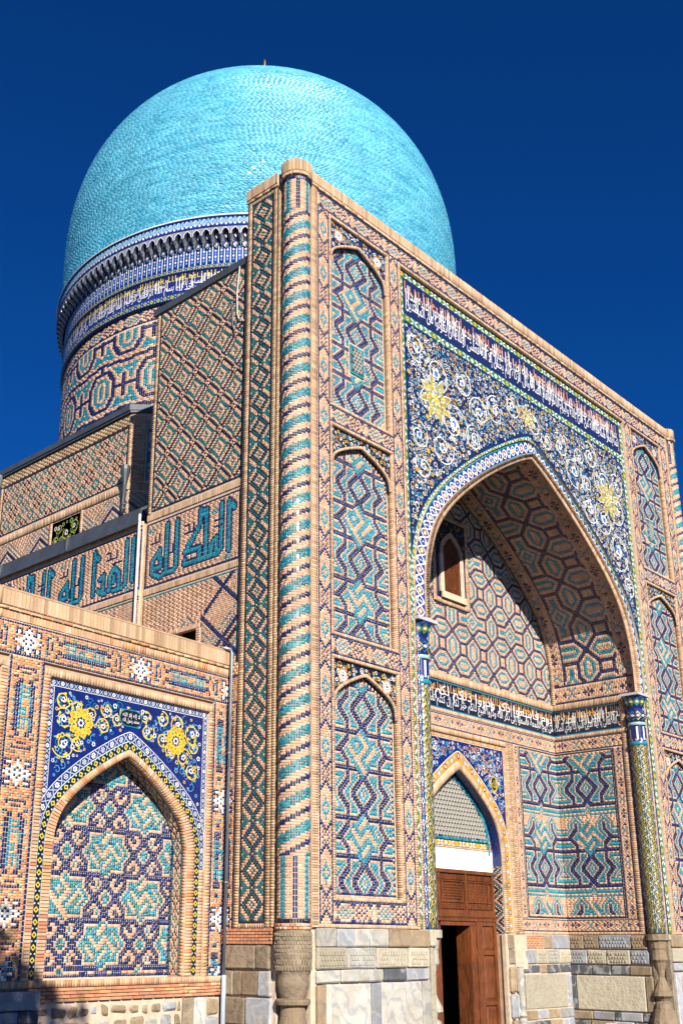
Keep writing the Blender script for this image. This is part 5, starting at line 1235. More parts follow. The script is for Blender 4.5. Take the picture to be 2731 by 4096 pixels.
g = chevron_field(46, 62, 30); r_, c_ = np.mgrid[0:46, 0:62]; g[g == 'N'] = 'B'; g[:, -1] = 'T'; g[-1] = 'T'
dd = np.abs(((r_ + c_) % 26) - 13); g[(c_ > 38) & (dd < 1.2)] = 'N'; g[(c_ > 40) & (np.abs(((r_ - c_) % 26) - 13) < 1.2)] = 'N'
grid_field(side, p, SX, g, -5.33, -1.87, 5.95, 8.18, 0, lambda u, v: ~((u < -3.12) & (v < 7.12)))
p = backing(side, 'window_surround', SX, -5.33, -3.12, 7.0, 7.14, .0, .08); bricks(side, p, SX, -4.3, -3.15, 7.0, 7.12, .07, .12, '.', 0, .03, False); bricks(side, p, SX, -3.28, -3.14, 6.0, 7.0, .14, .06, '.', 0, .03, False)
bricks(side, p, SX, -2.5, -1.87, 5.6, 5.93, .2, .062, 'kr', -.0, .03)
m = MB()
for a, b_ in ((1.74, 3.1), (3.1, 4.3), (4.3, 5.47)): m.box(.055, 2.65, a + .003, b_ - .003, 16.335, 16.36); m.box(.045, .06, a + .003, b_ - .003, 16.33, 16.53); m.box(.05, 2.65, a + .003, b_ - .003, 16.50, 16.53)
m.build('roof_flashing', METAL, side)

# ---- low gallery with metal roof edge
gal = thing('gallery', 'low tiled gallery with kufic writing under a dark sloping metal roof edge', 'gallery', (0, 11, GZ))
GX = FX(-.02)
m = MB(); m.box(.03, 1.9, 5.36, 19.5, GZ, 10.2); m.build('wall', BRICK, gal)
p = backing(gal, 'kufic_panel', GX, -19.4, -5.35, 8.4, 10.12); words = []
x = 254
while x > 0:
    for nm, wdt in (('quwwa', 40), ('lillah', 26)) if (x // 66) % 2 else (('mulk', 40), ('lillah', 26)):
        x -= wdt; words.append((x, nm))
g = kufic_band(34, 255, words); grid_field(gal, p, GX, g, -19.38, -5.37, 8.42, 10.05)
p = backing(gal, 'brick_course', GX, -19.4, -5.35, 8.2, 8.4); bricks(gal, p, GX, -19.4, -5.36, 8.22, 8.38, .08, .16, '.k', 0, .025, False)
p = backing(gal, 'lower_panel', GX, -19.4, -5.35, 5.9, 8.2); g = chevron_field(44, 255, 30); g[g == 'N'] = 'B'; g[-1] = 'G'; grid_field(gal, p, GX, g, -19.38, -5.37, 6.0, 8.18)
p = backing(gal, 'brick_course', GX, -19.4, -5.35, 10.12, 10.24, .02); bricks(gal, p, GX, -19.4, -5.36, 10.12, 10.24, .24, .06, 'k', .02, .02)
ys = [5.37, 8.55, 11.9, 15.2, 19.5]
for a, b_ in zip(ys[:-1], ys[1:]):
    m = MB(); a += .006; J = random.uniform(-.03, .03)
    prof = [(-.16, 10.17 + J), (-.10, 10.60), (1.66, 11.72), (1.66, 11.66), (-.06, 10.54), (-.12, 10.16 + J)]
    P = [(x, y, z) for y in (a, b_) for x, z in prof]; n = 6; m.add(P, [(i, (i + 1) % n, n + (i + 1) % n, n + i) for i in range(n)] + [(5, 4, 3, 2, 1, 0), (6, 7, 8, 9, 10, 11)]); m.box(-.175, -.10, b_ - .03, b_ + .012, 10.19, 10.6)
    m.build('roof_sheet', METAL, gal)

# ---- domed hall: octagonal base, drum and dome
hall = thing('domed_hall', 'turquoise brick dome on a tall round drum covered in blue tile bands', 'dome', (10.37, 11.85, GZ))
HX, HY = 10.37, 11.85
XB = 1.6
def octo(x, c=3.4): d = HX - x; y0, y1 = HY - 3.65, HY + 3.45; return [(x, y0), (x + c, y0 - c), (2 * HX - x - c, y0 - c), (2 * HX - x, y0), (2 * HX - x, y1), (2 * HX - x - c, y1 + c), (x + c, y1 + c), (x, y1)]
def prism(m, P, z0, z1, col=(1, 1, 1, 0)):
    n = len(P); m.add([(x, y, z0) for x, y in P] + [(x, y, z1) for x, y in P], [(i, (i + 1) % n, n + (i + 1) % n, n + i) for i in range(n)] + [tuple(range(n - 1, -1, -1)), tuple(range(n, 2 * n))], col)
m = MB(); prism(m, octo(XB + .05), 9.0, 14.98); m.build('wall', BRICK, hall)
BX = FX(XB); y0, y1 = HY - 3.65, HY + 3.45
p = backing(hall, 'cross_panel', BX, -y1, -y0, 12.72, 14.98); g = cross_field(36, 136, 14)
grid_field(hall, p, BX, g, -y1 + .16, -y0 - .16, 12.77, 14.55); bricks(hall, p, BX, -y1, -y1 + .15, 12.6, 14.6, .15, .06, '.k', 0, .02, False); bricks(hall, p, BX, -y0 - .15, -y0, 12.6, 14.6, .15, .06, '.k', 0, .02, False); bricks(hall, p, BX, -y1, -y0, 14.58, 14.9, .24, .065, 'k', .02, .02)
p = backing(hall, 'brick_course', BX, -y1 - 3, -y0, 12.44, 12.72); bricks(hall, p, BX, -y1, -y0, 12.47, 12.70, .08, .23, '.k', .01, .03, False)
p = backing(hall, 'chevron_panel', BX, -y1 - 3, -y0, 11.3, 12.44); g = chevron_field(26, 184, 34); gg0, gg1 = -12.0, -10.5
grid_field(hall, p, BX, g, -y1 - 3, -y0, 11.3, 12.42, 0, lambda u, v: ~((u > gg0 - .1) & (u < gg1 + .1)))
p = backing(hall, 'floral_panel', BX, gg0, gg1, 11.3, 12.42, -.0, .02, NAVYP)
floral(p, 'arabesque', BX, lambda u, v: (u > gg0 + .05) & (u < gg1 - .05) & (v > 11.3) & (v < 12.38), (gg0, gg1, 11.3, 12.4), 71, dict(vine=(9, .15, .3, .03, YEL, GRN), flowers=(22, .05, .11, [WHT, GRN, (.25, .35, .04, 1)], [NVY])))
bricks(hall, p, BX, gg0 - .12, gg0, 11.3, 12.44, .12, .06, '.', 0, .04, False); bricks(hall, p, BX, gg1, gg1 + .12, 11.3, 12.44, .12, .06, '.', 0, .04, False)
FC = planar((XB, y0, 0), (.7071, -.7071, 0)); p = backing(hall, 'chamfer_panel', FC, 0, 4.8, 11.3, 14.98)
bricks(hall, p, FC, 0, .42, 12.7, 14.9, .21, .06, '.k', 0, .02); g = octagon_girih(38, 76, 26, 30); g[:, 0] = 'T'; grid_field(hall, p, FC, g, .45, 4.7, 12.77, 14.75)
grid_field(hall, p, FC, chevron_field(26, 80, 34), 0, 4.7, 11.3, 12.42); bricks(hall, p, FC, 0, 4.7, 12.47, 12.70, .08, .23, '.k', .01, .03, False)
m = MB(); prism(m, octo(XB - .10), 14.95, 15.02); prism(m, octo(XB - .13), 15.02, 15.20)
P0, P1 = octo(XB - .10), octo(XB + 1.2); n = 8; m.add([(x, y, 15.21) for x, y in P0] + [(x, y, 15.6) for x, y in P1], [(i, (i + 1) % n, n + (i + 1) % n, n + i) for i in range(n)]); m.build('roof_edge', METAL, hall)

A_LO, A_HI = -PI * 1.36, -PI * .36
def drum_frame(R): return cylinder(HX, HY, R, A_LO)
def DL(R): return R * (A_HI - A_LO)
m = MB(); m.lathe(HX, HY, [(7.48, 14.5), (7.48, 19.98)], 128); m.build('drum_wall', MORTAR, hall, True)
R = 7.49; dfm = drum_frame(R); L = DL(R); dr = backing(hall, 'drum_panel', dfm, 0, L, 15.0, 19.98, .0, .03, None, 120, 1)
nc = round(L / .078); nr = round((19.42 - 15.0) / .062)
mm = octagon_girih(nr, nc, 30, 30, 8, 4, 'N', 'T'); grid_field(hall, dr, dfm, mm, 0, L, 15.0, 19.40, 0, None, 3)
gb = tile_bitmap(BORDER_H, 9, nc); grid_field(hall, dr, dfm, gb, 0, L, 19.46, 19.97)
m = MB(); m.lathe(HX, HY, [(7.52, 19.98), (7.60, 20.0), (7.60, 20.19), (7.56, 20.2), (7.56, 20.98), (7.60, 20.99), (7.60, 21.13), (7.57, 21.14), (7.57, 21.86), (7.56, 22.4), (7.7, 22.42)], 128, (.012, .022, .15, 1)); band = m.build('tile_bands', MOSAIC, hall, True)
for z in (20.0, 20.99):
    f2 = drum_frame(7.60); diamond_band(band, 'yellow_band', lambda u, v, w=0.0: f2(u, z + .01 + np.asarray(v), w), DL(7.6), .17 if z < 20.5 else .13, (.02, .05, .16, 1), 0, 'lime')
f2 = drum_frame(7.56); I = Inlay(f2, .006); L2 = DL(7.56); u = 1.2
phrases = ['ولم يخش إلا الله', 'وأقام الصلاة وآتى الزكاة', 'واليوم الآخر', 'من آمن بالله', 'إنما يعمر مساجد الله', 'بسم الله الرحمن الرحيم', 'وأن المساجد لله', 'فلا تدعوا مع الله أحدا', 'الحمد لله رب العالمين', 'قل هو الله أحد']
kufic_strip(I, .2, L2, 20.72, 20.94, YEL, 77)
for ph in phrases * 2:
    if u > L2 - 2: break
    w_ = .075 * len(ph) + .35; letters(I, ph, u, u + w_, 20.22, 20.66, WHT); letters(I, ph, u + .25, u + w_ * .85, 20.42, 20.80, WHT)
    R_ = random.Random(len(ph)); x = u
    while x < u + w_: I.quad([(x, 20.4), (x + .028, 20.4), (x + .028, 20.4 + .42), (x, 20.82)], WHT); x += R_.choice((.11, .2, .33))
    u += w_ + .08
o = I.build('inscription', MOSAIC, band); o['kind'] = 'stuff'
f2 = drum_frame(7.57); I = Inlay(f2, .005); n = round(DL(7.57) / .2); st = DL(7.57) / n
for i in range(n):
    u = i * st; I.quad([(u - .014, 21.15), (u + .014, 21.15), (u + .014, 21.85), (u - .014, 21.85)], WHT); c = u + st / 2
    I.quad([(u + .03, 21.2), (u + st - .03, 21.2), (u + st - .03, 21.8), (u + .03, 21.8)], (.012, .04, .26, 1) if i % 2 else NVY)
    for v, k in ((21.3, LBL), (21.42, WHT), (21.54, LBL), (21.66, WHT), (21.75, LBL)): I.diamond((c, v), .035, .055, k)
o = I.build('upright_panels', MOSAIC, band); o['kind'] = 'stuff'
# stalactite cornice: one hood with its bracket, repeated round the drum
PW_ = .323; NM = round(2 * PI * 7.8 / PW_); PW_ = 2 * PI * 7.8 / NM
def muqarnas_mesh():
    m = MB(); R0 = 7.58; dk = (.012, .02, .06, 1); wh = (.55, .56, .58, .9); gy = (.22, .24, .30, .9); h = PW_ / 2
    X = lambda u, w, z: (R0 + w, u, z)      # local x = radial
    A = arch_pts(0, 22.08, 22.30, h * .74); n = len(A); wf = .30
    O = np.array([(min(max(x * 1.9, -h), h), 22.36 if abs(x) < h * .6 else z + .02) for x, z in A]); O[0] = (-h, 22.05); O[-1] = (h, 22.05)
    m.add([X(x, wf, z) for x, z in A] + [X(x, wf + .004, z) for x, z in O], [(i, i + 1, n + i + 1, n + i) for i in range(n - 1)], gy)
    A2 = arch_pts(0, 22.07, 22.335, h * .86); m.add([X(x, wf + .012, z) for x, z in A] + [X(x, wf + .012, z) for x, z in A2], [(i, i + 1, n + i + 1, n + i) for i in range(n - 1)], wh)
    m.add([X(x, wf, z) for x, z in A] + [X(x * .8, .10, z - .02) for x, z in A], [(i, n + i, n + i + 1, i + 1) for i in range(n - 1)], (.05, .06, .09, .9))
    m.add([X(-h, .06, 21.85), X(h, .06, 21.85), X(h, .10, 22.36), X(-h, .10, 22.36)], [(0, 1, 2, 3)], dk)
    m.add([X(0, .13, 22.02), X(.05, .13, 22.13), X(0, .13, 22.25), X(-.05, .13, 22.13)], [(0, 1, 2, 3)], wh)
    for s in (-1, 1):   # tapering bracket under each pier
        b = [X(s * h, wf + .01, 22.06), X(s * h * .55, wf - .03, 22.06), X(s * h * .55, .06, 22.06), X(s * h, .10, 21.90), X(s * h * .8, .07, 21.88), X(s * h, .02, 21.72)]
        m.add(b, [(0, 1, 4, 3), (1, 2, 4), (3, 4, 5), (0, 3, 1)], gy)
        m.add([X(s * h * .98, wf * .72, 22.0), X(s * h * .72, wf * .62, 22.0), X(s * h * .9, .12, 21.9)], [(0, 1, 2)], wh)
    c = arch_pts(0, 21.78, 21.92, h * .5); m.add([X(x, .075, z) for x, z in c] + [X(0, .05, 21.7)], [(i, i + 1, len(c)) for i in range(len(c) - 1)], (.10, .12, .2, .9))
    m.add([X(0, .085, 21.76), X(.03, .085, 21.82), X(0, .085, 21.89), X(-.03, .085, 21.82)], [(0, 1, 2, 3)], wh)
    return m
mq = muqarnas_mesh().build('stalactite_hood', MOSAIC, hall); first = True
for i in range(NM):
    a = A_LO + 2 * PI * i / NM
    if a > A_HI: break
    o = mq if first else mq.copy()
    if not first: COL.objects.link(o)
    first = False
    o.matrix_basis = Matrix.Translation((HX, HY, 0)) @ Matrix.Rotation(a, 4, 'Z')
m = MB(); m.lathe(HX, HY, [(7.60, 22.35), (7.90, 22.36), (7.92, 22.38), (7.88, 22.40), (7.88, 22.74), (7.93, 22.76), (7.93, 22.80), (7.78, 22.84)], 160, (.012, .03, .22, 1)); fz = m.build('frieze', MOSAIC, hall, True)
f2 = drum_frame(7.885); I = Inlay(f2, .004); n = round(DL(7.885) / .30); st = DL(7.885) / n
for i in range(n):
    u = (i + .5) * st; I.flower((u, 22.57), .135, 4, WHT, None, None, PI / 4 * 0); I.flower((u, 22.57), .12, 4, LBL); I.leaf((u, 22.48), .18, PI / 2, WHT, .28); I.leaf((u, 22.51), .12, PI / 2, BLUE4, .25)
    I.diamond((u + st / 2, 22.66), .06, .08, LBL); I.diamond((u + st / 2, 22.47), .05, .06, WHT)
o = I.build('frieze_flowers', MOSAIC, fz); o['kind'] = 'stuff'
m = MB(); m.lathe(HX, HY, [(7.935, 22.755), (7.955, 22.78), (7.935, 22.81)], 160, (.62, .62, .60, .6)); m.build('white_rim', MOSAIC, hall, True)
# dome shell
t = np.linspace(0, 1, 240); zz = np.concatenate([np.linspace(22.8, 24.76, 30), 24.76 + 8.456 * t[1:] ** .9]); tt = np.maximum(0, (zz - 24.76) / 8.456)
rr = np.where(zz < 24.76, 7.80 + .024 * np.clip((zz - 22.8) / 1.96, 0, 1), 7.824 * np.maximum(1 - tt ** 2.481, 0) ** (1 / 2.083)); zz[-1] = 33.216; rr[-1] = 0.0
ML = np.concatenate([[0], np.cumsum(np.hypot(np.diff(rr), np.diff(zz)))])
m = MB(); k = np.linspace(0, len(zz) - 1, 80).astype(int); m.lathe(HX, HY, [(max(rr[i] - .02, .001), zz[i] - .01) for i in k], 128, (.14, .42, .50, 0)); shell = m.build('dome_shell', MOSAIC, hall, True)
dr_, dz_ = np.gradient(rr, ML), np.gradient(zz, ML)
def dome_frame(u, v, w=0.0):
    u, v, w = np.broadcast_arrays(*[np.asarray(q, float) for q in (u, v, w)])
    r = np.interp(v, ML, rr) + w * np.interp(v, ML, dz_); z = np.interp(v, ML, zz) - w * np.interp(v, ML, dr_)
    return np.stack([HX + r * np.cos(u), HY + r * np.sin(u), z], -1)
PAL['d'] = ([(.055, .31, .45), (.05, .285, .425), (.065, .335, .47)], 1); PAL['e'] = ([(.13, .45, .60), (.14, .47, .61)], 1)
Rr, Kk = [], []; v = .02; row = 0; rg = random.Random(9)
while v < ML[-1] - .6:
    hgt = .068; r = float(np.interp(v + .034, ML, rr)); st = .19 / r; a = -PI * .745 - 2.05 + (st / 2 if row % 2 else 0) + rg.uniform(0, st * .2)
    pd = .16 + .22 * max(0, math.sin(v * 2.1) * math.sin(v * .9 + 1)); a_end = -PI * .745 + 2.05; run = 0
    while a < a_end:
        if run <= 0 and rg.random() < .08: run = rg.randrange(2, 9); rk = rg.choice('dDDe')
        kk = rk if run > 0 else ('d' if rg.random() < pd else 'e' if rg.random() < .10 else 'D'); run -= 1
        b_ = a + st * rg.uniform(.85, 1.12); Rr.append((a, b_, v, v + hgt)); Kk.append(kk); a = b_
    v += hgt; row += 1
FIELDS.append([hall, shell, dome_frame, np.array(Rr), Kk, -.006, .010])
m = MB(); m.lathe(HX, HY, [(.5, 33.1), (.34, 33.3), (.16, 33.45), (.10, 33.8), (.30, 34.2), (.36, 34.5), (.28, 34.8), (.09, 35.1), (.20, 35.4), (.09, 35.7), (.05, 36.0), (.075, 36.3), (.05, 36.8), (.01, 36.95)], 20); m.build('finial', GOLD, hall, True)

# ---- arcade wing on the left
WA = math.atan(0.05812); WD = np.array([math.cos(WA), math.sin(WA), 0.0]); WO = np.array([0.0, 2.036, 0.0])
wing = thing('arcade_wing', 'low wing in orange and navy brick with one deep pointed niche and blue floral spandrels', 'wall', (-3, 2.2, GZ))
FW = planar(WO, WD)
def FWd(d): return lambda u, v, w=0.0: FW(u, v, np.asarray(w) - d)
WL = -8.6
m = MB(); m.fbox(FW, WL, -4.80, GZ, 6.17, -1.5, -.06); m.fbox(FW, -.56, -.02, GZ, 6.17, -.9, -.06); m.fbox(FW, -4.80, -.56, 4.74, 6.17, -1.5, -.06); m.fbox(FW, -4.80, -.56, GZ, -.66, -1.5, -.08); m.fbox(FW, -4.80, -.5, GZ, 6.0, -1.5, -.56)
m.build('wall', BRICK, wing)
m = MB(); m.fbox(FW, WL, .02, 6.17, 6.205, -1.6, .05, (.5, .36, .28, 0)); m.build('roof_edge', BRICK, wing)
def rowb(a, b_, z0, z1, bw, bh, code, w, h, bond=False, nm='brick_course', d=.08):
    p = backing(wing, nm, FW, a, b_, z0, z1, w, d); bricks(wing, p, FW, a, b_, z0, z1, bw, bh, code, w, h, bond); return p
rowb(WL, .06, 5.84, 6.17, .085, .33, 'kk.', .04, .03, False, 'coping', .12); rowb(WL, .06, 5.79, 5.84, .25, .05, 'ko', .03, .025)
rowb(WL, 0, 5.62, 5.79, .075, .17, 'oo.k', 0, .02)
CW, CH = .0545, .0445
p = backing(wing, 'frieze', FW, WL, 0, 4.98, 5.62, 0, .06); nc = round(-WL / CW); nr = 14
fl = [round((x - WL) / CW) for x in (-8.1, -5.36, -2.62, 0.05)]; stt = [round((x - WL) / CW) for x in (-7.65, -4.93, -2.19)]
grid_field(wing, p, FW, cartouche_row(nr, nc, stt, fl), WL, 0, 4.99, 5.61, 0, None, 2)
def pil(a, b_, z0, z1, off=0, w=14):
    p = backing(wing, 'pilaster_panel', FW, a, b_, z0, z1, 0, .06); n = round((z1 - z0) / CH); g = cartouche_row(w, n, [round(n - 2.36 / CH * k - 34 + off) for k in (0, 1, 2)], [round(n - 2.36 / CH * k + 8 + off - (34 + 17 + 2.36 / CH * 0)) + 0 for k in (0, 1, 2)])
    g = cartouche_row(w, n, [n - 38, n - 38 - 54, n - 38 - 108], [n - 38 - 10, n - 38 - 64, n - 128])
    g = g.T; grid_field(wing, p, FW, g, a, b_, z0, z1, 0, None, 2)
pil(-5.73, -4.955, -.63, 4.98); pil(-.425, .0, -.63, 4.98, 0, 8)
for a, b_ in ((-5.90, -5.745), (-4.945, -4.80), (-.56, -.435)):
    rowb(a, b_, -.64, 4.87, .15, .062, 'o.k', .0, .025, False, 'brick_frame')
rowb(-4.945, -.435, 4.735, 4.875, .068, .14, 'k.', 0, .03, False, 'brick_frame'); rowb(-8.5, -5.745, 4.735, 4.875, .068, .14, 'k.', 0, .03, False, 'brick_frame')
# bay further left, only its edge is in the picture
rowb(WL, -5.9, -.64, 4.735, .15, .062, 'o.k', -.05, .025, True, 'bay_panel')
NXC, NHW, NAP, NSP = -2.73, 1.70, 3.50, 1.42
DEP = .50; SPW = -.055
sp_ = arch_plate(wing, 'spandrel', FW, NXC, NSP, NAP, NHW, (-4.80, -.56, NSP, 4.74), SPW, BLUEP, .45)
m = MB(); m.fbox(FW, -4.80, NXC - NHW, -.66, NSP, -.5, SPW); m.fbox(FW, NXC + NHW, -.56, -.66, NSP, -.5, SPW); m.build('niche_jamb', BRICK, wing)
FS2 = FWd(-SPW)
A = [arch_ext(NXC, NSP, NAP, NHW, -.62), arch_ext(NXC, NSP, NAP + .13, NHW + .20, -.62), arch_ext(NXC, NSP, NAP + .30, NHW + .335, -.62)]
rf = ringframe(FS2, A[0], A[1], .16); p = backing(wing, 'arch_moulding', rf, 0, rf.length, 0, .16, .01, .02, MORTAR, 80, 1); bricks(wing, p, rf, 0, rf.length, 0, .16, .06, .16, 'o.', .01, .025, False)
rf3 = ringframe(FS2, A[1], A[2], .14); diamond_band(sp_, 'yellow_border', lambda u, v, w=0.0: rf3(u, v, np.asarray(w) + .012), rf3.length, .14, BLK, 0, 'lime')
for a, b_ in ((-4.80, NXC - NHW - .335), (NXC + NHW + .335, -.56)):
    p = backing(wing, 'brick_frame', FS2, a, b_, -.64, NSP - .0, .008, .02); bricks(wing, p, FS2, a, b_, -.64, NSP, .2, .062, 'o.k', .008, .02, False)
A4, A5 = arch_pts(NXC, NSP, NAP + .30, NHW + .335), arch_pts(NXC, NSP, NAP + .50, NHW + .50)
A5[:, 0] = np.clip(A5[:, 0], -4.79, -.57)
rf4 = ringframe(FS2, A4, A5, .17); diamond_band(sp_, 'star_border', lambda u, v, w=0.0: rf4(u, v, np.asarray(w) + .01), rf4.length, .17, (.02, .035, .12, 1), 0, 'star')
diamond_band(sp_, 'star_border', lambda u, v, w=0.0: FS2(-4.79 + np.asarray(u), 4.585 + np.asarray(v), np.asarray(w) + .004), 4.22, .14, (.02, .035, .12, 1), 0, 'star')
for x in (-4.795, -.715): diamond_band(sp_, 'star_border', lambda u, v, w=0.0: FS2(x + .14 - np.asarray(v) + (.0 if x < -2 else .01), 1.5 + np.asarray(u), np.asarray(w) + .004), 3.08, .13, (.02, .035, .12, 1), 0, 'star')
R1 = (-4.63, -.74, NSP, 4.56)
GOLDY = (.66, .47, .02, 1)
floral(sp_, 'arabesque', FS2, in_spandrel(NXC, NSP, NAP + .56, NHW + .55, R1, .0), R1, 81,
       dict(fine=(90, .07, .13, .013, [LBL, (.03, .16, .45, 1), LBL, TRQ]), vine=(70, .15, .30, .024, GOLDY, GOLDY), vf=WHT, vm=BLUE4, flowers=(120, .025, .055, [WHT, (.5, .55, .62, 1), LBL, GOLDY], [NVY]), rosettes=[(-3.98, 3.98, .29, 'yellow'), (-1.48, 3.98, .29, 'yellow')]))
I = Inlay(FS2, .012); t = np.arange(24) / 24 * 2 * PI; I.poly(np.stack([NXC + .30 * np.cos(t), 4.26 + .17 * np.sin(t) * (1 + .3 * np.abs(np.cos(t)))], 1), TRQ); I.poly(np.stack([NXC + .285 * np.cos(t), 4.26 + .155 * np.sin(t) * (1 + .3 * np.abs(np.cos(t)))], 1), BLK)
letters(I, 'لا إله إلا الله', NXC - .23, NXC + .23, 4.25, 4.36, WHT); letters(I, 'محمد رسول الله', NXC - .22, NXC + .22, 4.15, 4.26, WHT); I.build('cartouche', MOSAIC, sp_)
# niche interior
NB = FWd(DEP); p = backing(wing, 'niche_panel', NB, NXC - NHW - .02, NXC + NHW + .02, -.66, NAP + .05, 0, .05)
nc, nr = round(2 * NHW / .0525), round((NAP + .62) / .0525); g = wing_girih(nr, nc, 37, 32, 26, nc // 2 - 1); g[0] = 'N'; g[:, -1] = 'N'
grid_field(wing, p, NB, g, NXC - NHW, NXC + NHW, -.62, NAP, 0, lambda u, v: in_arch(u, v, NXC, NSP, NAP - .0, NHW - .005))
sv = sweepframe(FS2, arch_ext(NXC, NSP, NAP, NHW, -.62)); q = np.linspace(0, sv.length, 90); m = MB(); P = np.vstack([sv(q, 0, -.005), sv(q, .46, -.005)]); m.add(P, [(i, i + 90, i + 91, i + 1) for i in range(89)]); rv = m.build('niche_reveal', MORTAR, wing)
n = round(sv.length / .05); g = blank(7, n); r_, c_ = np.mgrid[0:7, 0:n]; x = np.abs(r_ - 3); y = np.abs(c_ % 14 - 7)
g[(np.abs(x + y - 4) < 1)] = 'G'; g[x + y < 2] = 'G'; g[(x < 1) & (y < 1)] = '.'; g[(np.abs(x + (7 - y) - 2) < 1)] = 'B'; g[-1] = 'G'; g[0] = 'G'
grid_field(wing, rv, sv, g, 0, sv.length, .14, .44, -.005); bricks(wing, rv, sv, 0, sv.length, -.0, .13, .062, .13, 'o.', -.002, .015, False)
# foot of the wing
rowb(WL, .0, -.755, -.635, .062, .12, '.ko', .0, .03); rowb(-4.8, -1.05, -1.0, -.76, .26, .062, 'rro', -.02, .06, True); rowb(-1.05, -.0, -1.0, -.76, .22, .062, 'rro', .0, .05, True)
m = MB(); m.fbox(FW, WL, .0, GZ, -1.0, -.3, -.02); m.build('rubble_core', MORTAR, wing)
z = -1.05; rg = random.Random(12); row = 0
while z > GZ:
    h = rg.uniform(.20, .30); u = -4.6
    while u < -1.12:
        w_ = rg.uniform(.18, .42); stone(wing, FW, u, min(u + w_, -1.1), z - h + rg.uniform(0, .04), z - rg.uniform(0, .04), -.05, rg.uniform(.05, .10), rg.choice(['tan', 'white', 'brown', 'grey', 'tan']), .06, .03, gap=.02); u += w_ + rg.uniform(.01, .05)
    z -= h
stone_row(wing, FW, [-1.07, -.78, -.44], GZ, -1.02, ['brown', 'white'], -.05, .11); 
z = -1.05
while z > GZ: h = rg.uniform(.2, .34); stone(wing, FW, -.42, -.02, z - h, z, -.05, .07, rg.choice(['brown', 'tan', 'grey']), .05, .03); z -= h
stone(wing, FW, -6.2, -4.63, -1.10, -.79, -.05, .26, 'grey', .02, .004); stone_row(wing, FW, [-6.4, -5.03, -4.60], -1.34, -1.11, ['grey', 'dark'], -.05, .22); stone_row(wing, FW, [-6.4, -5.4, -4.62], GZ, -1.35, ['grey', 'dark'], -.05, .2)
# short return where the wing meets the portal
p = backing(wing, 'return_panel', S0, -2.04, -1.715, -.76, 5.78, -.012, .06); n = round((4.98 + .63) / CH); g = cartouche_row(14, n, [n - 38, n - 38 - 54, n - 38 - 108], [n - 48, n - 38 - 64, n - 128]).T
gg = np.concatenate([g[:, 8:], np.full((n, 0), 'o')], 1); grid_field(wing, p, S0, gg, -2.03, -1.73, -.63, 4.98, -.012, None, 2)
grid_field(wing, p, S0, cartouche_row(14, 14, [], [0]), -2.03, -1.73, 4.99, 5.61, -.012, None, 2); bricks(wing, p, S0, -2.03, -1.72, -.755, -.635, .062, .12, '.o', -.01, .02); bricks(wing, p, S0, -2.03, -1.72, 5.62, 5.9, .1, .07, 'ko', -.01, .03)

# ---- pipes and cables
def pipe(name, label, pts, r, mat, brackets=()):
    m = MB(); m.tube(pts, r, n=10); t = thing(name, label, 'drainpipe', tuple(pts[-1])); m.build('pipe', mat, t, True)
    for b_ in brackets: m = MB(); p_ = np.array(b_); m.lathe(p_[0], p_[1], [(r + .002, p_[2] - .02), (r + .015, p_[2] - .018), (r + .015, p_[2] + .018), (r + .002, p_[2] + .02)], 12); m.box(p_[0], p_[0] + .14, p_[1] - .01, p_[1] + .01, p_[2] - .01, p_[2] + .01); m.build('bracket', mat, t)
    return t
pipe('drainpipe', 'thin white drainpipe running down from the metal roof edge between the kufic panels', [(-.10, 5.40, 10.42), (-.115, 5.385, 10.30), (-.115, 5.385, 6.2)], .034, WHITEP)
q = lambda s, z, w: tuple(FW(np.array([s]), np.array([z]), w)[0])
t = pipe('drainpipe', 'grey downpipe on the corner where the orange wing meets the portal', [q(-.30, 6.23, .02), q(-.07, 6.225, .12), q(-.055, 6.12, .14), q(-.055, -.66, .13)], .036, ZINC, [q(-.055, 3.9, .135), q(-.055, 1.2, .135)])
m = MB(); m.tube([q(-.055, -.62, .13), q(-.055, -.68, .13), q(-.055, GZ, .13)], [.045, .052, .052], n=12); m.build('lower_pipe', plain('pale_blue_pipe', (.36, .42, .50), .5, .4, var=.1, bump=0), t, True)
def hopper(label, x, y, z, zb, s=1.0):
    t = thing('rainwater_pipe', label, 'drainpipe', (x, y, zb)); m = MB()
    m.lathe(x, y, [(.055, z - .62 * s), (.06, z - .58 * s), (.15 * s, z - .12 * s), (.155 * s, z), (.13 * s, z), (.05, z - .5 * s)], 10); m.build('hopper', METAL if zb > 11 and s < 1 else ZINC, t)
    m = MB(); m.tube([(x, y, z - .6 * s), (x, y, zb + .12), (x - .06, y, zb)], .055, n=10); m.build('pipe', METAL if s < 1 else ZINC, t, True)
    for zz in (z - 1.25 * s, zb + .22):
        m = MB(); m.lathe(x, y, [(.057, zz - .025), (.07, zz - .022), (.07, zz + .022), (.057, zz + .025)], 12); m.build('bracket', METAL, t)
hopper('grey rainwater hopper and pipe at the far left end of the upper roof edge', XB - .17, y1 - .05, 15.0, 12.55)
hopper('dark rainwater hopper and pipe in shadow beside the zigzag wall', XB - .17, y0 - .02, 13.15, 11.6, .95)
m = MB(); m.tube([(.05, y, z) for y, z in ((2.04, 16.34), (2.12, 15.6), (2.09, 14.95), (2.02, 14.80), (1.92, 14.76), (1.85, 14.66), (1.78, 14.70), (1.70, 14.62))], .016, n=6); o = m.build('cable', CABLE); o['label'] = 'pale cable hanging loose down the zigzag brick wall from its roof edge'; o['category'] = 'cable'
m = MB(); m.tube([(.06, y, z) for y, z in ((2.32, 15.44), (2.28, 15.0), (2.27, 14.74), (2.17, 14.45))], .011, n=6); o = m.build('cable', METAL); o['label'] = 'short dark cable on the zigzag brick wall left of the pale one'; o['category'] = 'cable'
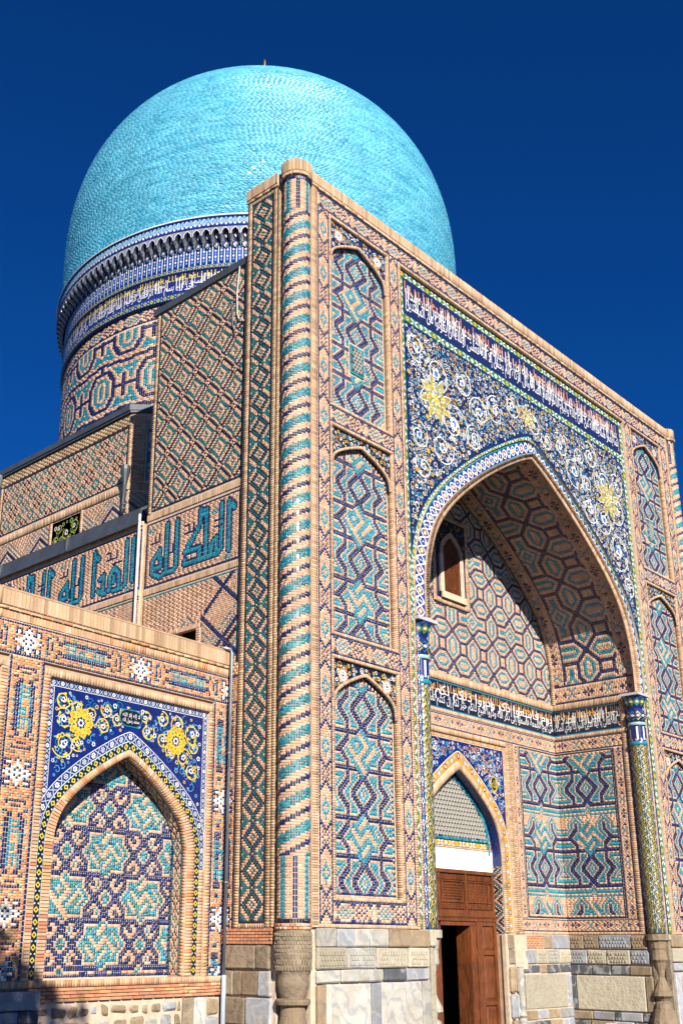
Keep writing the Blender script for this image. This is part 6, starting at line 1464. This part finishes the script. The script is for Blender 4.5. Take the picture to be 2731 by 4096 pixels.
# little sign whose top edge shows at the foot of the recess
t = thing('sign', 'dark sign plate with pale rim standing at the foot of the recess wall', 'sign', (15.1, 1.5, GZ)); fs = FX(15.1)
m = MB(); m.fbox(fs, -1.66, -1.36, -2.42, -2.20, -.02, .0); m.build('plate', DARK, t); m = MB(); m.fbox(fs, -1.68, -1.34, -2.205, -2.185, -.025, .006); m.fbox(fs, -1.68, -1.66, GZ, -2.2, -.025, .006); m.fbox(fs, -1.36, -1.34, GZ, -2.2, -.025, .006); m.build('rim', WHITEP, t)

# ---- courtyard tree behind the viewer; its crown shades the foot of the wing
tree = thing('tree', 'leafy courtyard tree behind the viewpoint shading the foot of the wing', 'tree', (-19.5, -18.2, GZ))
m = MB(); m.tube([(-19.5, -18.2, GZ), (-19.3, -18.0, 0), (-18.7, -17.4, 3), (-18, -16.8, 5.5), (-17, -16, 8)], [.34, .27, .23, .18, .1], n=10)
for e in ((-14.4, -15.4, 9), (-16, -15, 10.3), (-14.6, -16, 7), (-17.5, -14.2, 9), (-18.5, -16.5, 9.5)): m.tube([(-18.4, -17.2, 4.2), tuple((np.array((-18.4, -17.2, 4.2)) + np.array(e)) / 2 + (0, 0, .6)), e], [.13, .09, .03], n=6)
m.build('trunk', plain('bark', (.10, .075, .05), .9, .1), tree)
rg = np.random.default_rng(5); P, F = [], []
lobes = [((-16.4, -15.2, 8.75), 2.85, 2600), ((-14.6, -15.6, 7.0), 3.0, 2600), ((-18.6, -16.4, 8.2), 2.3, 1200)]
for c, r, n in lobes:
    d = rg.normal(size=(n, 3)); d /= np.linalg.norm(d, axis=1)[:, None]; pos = np.array(c) + d * r * rg.uniform(.25, 1, (n, 1)) ** .5 * (1 + .07 * np.sin(d[:, :1] * 9) * np.cos(d[:, 2:] * 7)); pos[:, 2] = np.where(pos[:, 2] < c[2], c[2] + (pos[:, 2] - c[2]) * .75, pos[:, 2])
    for p_ in pos:
        a = rg.normal(size=3); a /= np.linalg.norm(a); b_ = np.cross(a, rg.normal(size=3)); b_ /= np.linalg.norm(b_); s = rg.uniform(.12, .26); k = len(P)
        P += [p_ - a * s, p_ + b_ * s * .5, p_ + a * s, p_ - b_ * s * .5]; F.append((k, k + 1, k + 2, k + 3))
mesh_obj('crown', P, F, plain('leaves', (.06, .10, .03), .6, .3, var=.4, scale=1.5, bump=0), tree)

finish_fields()
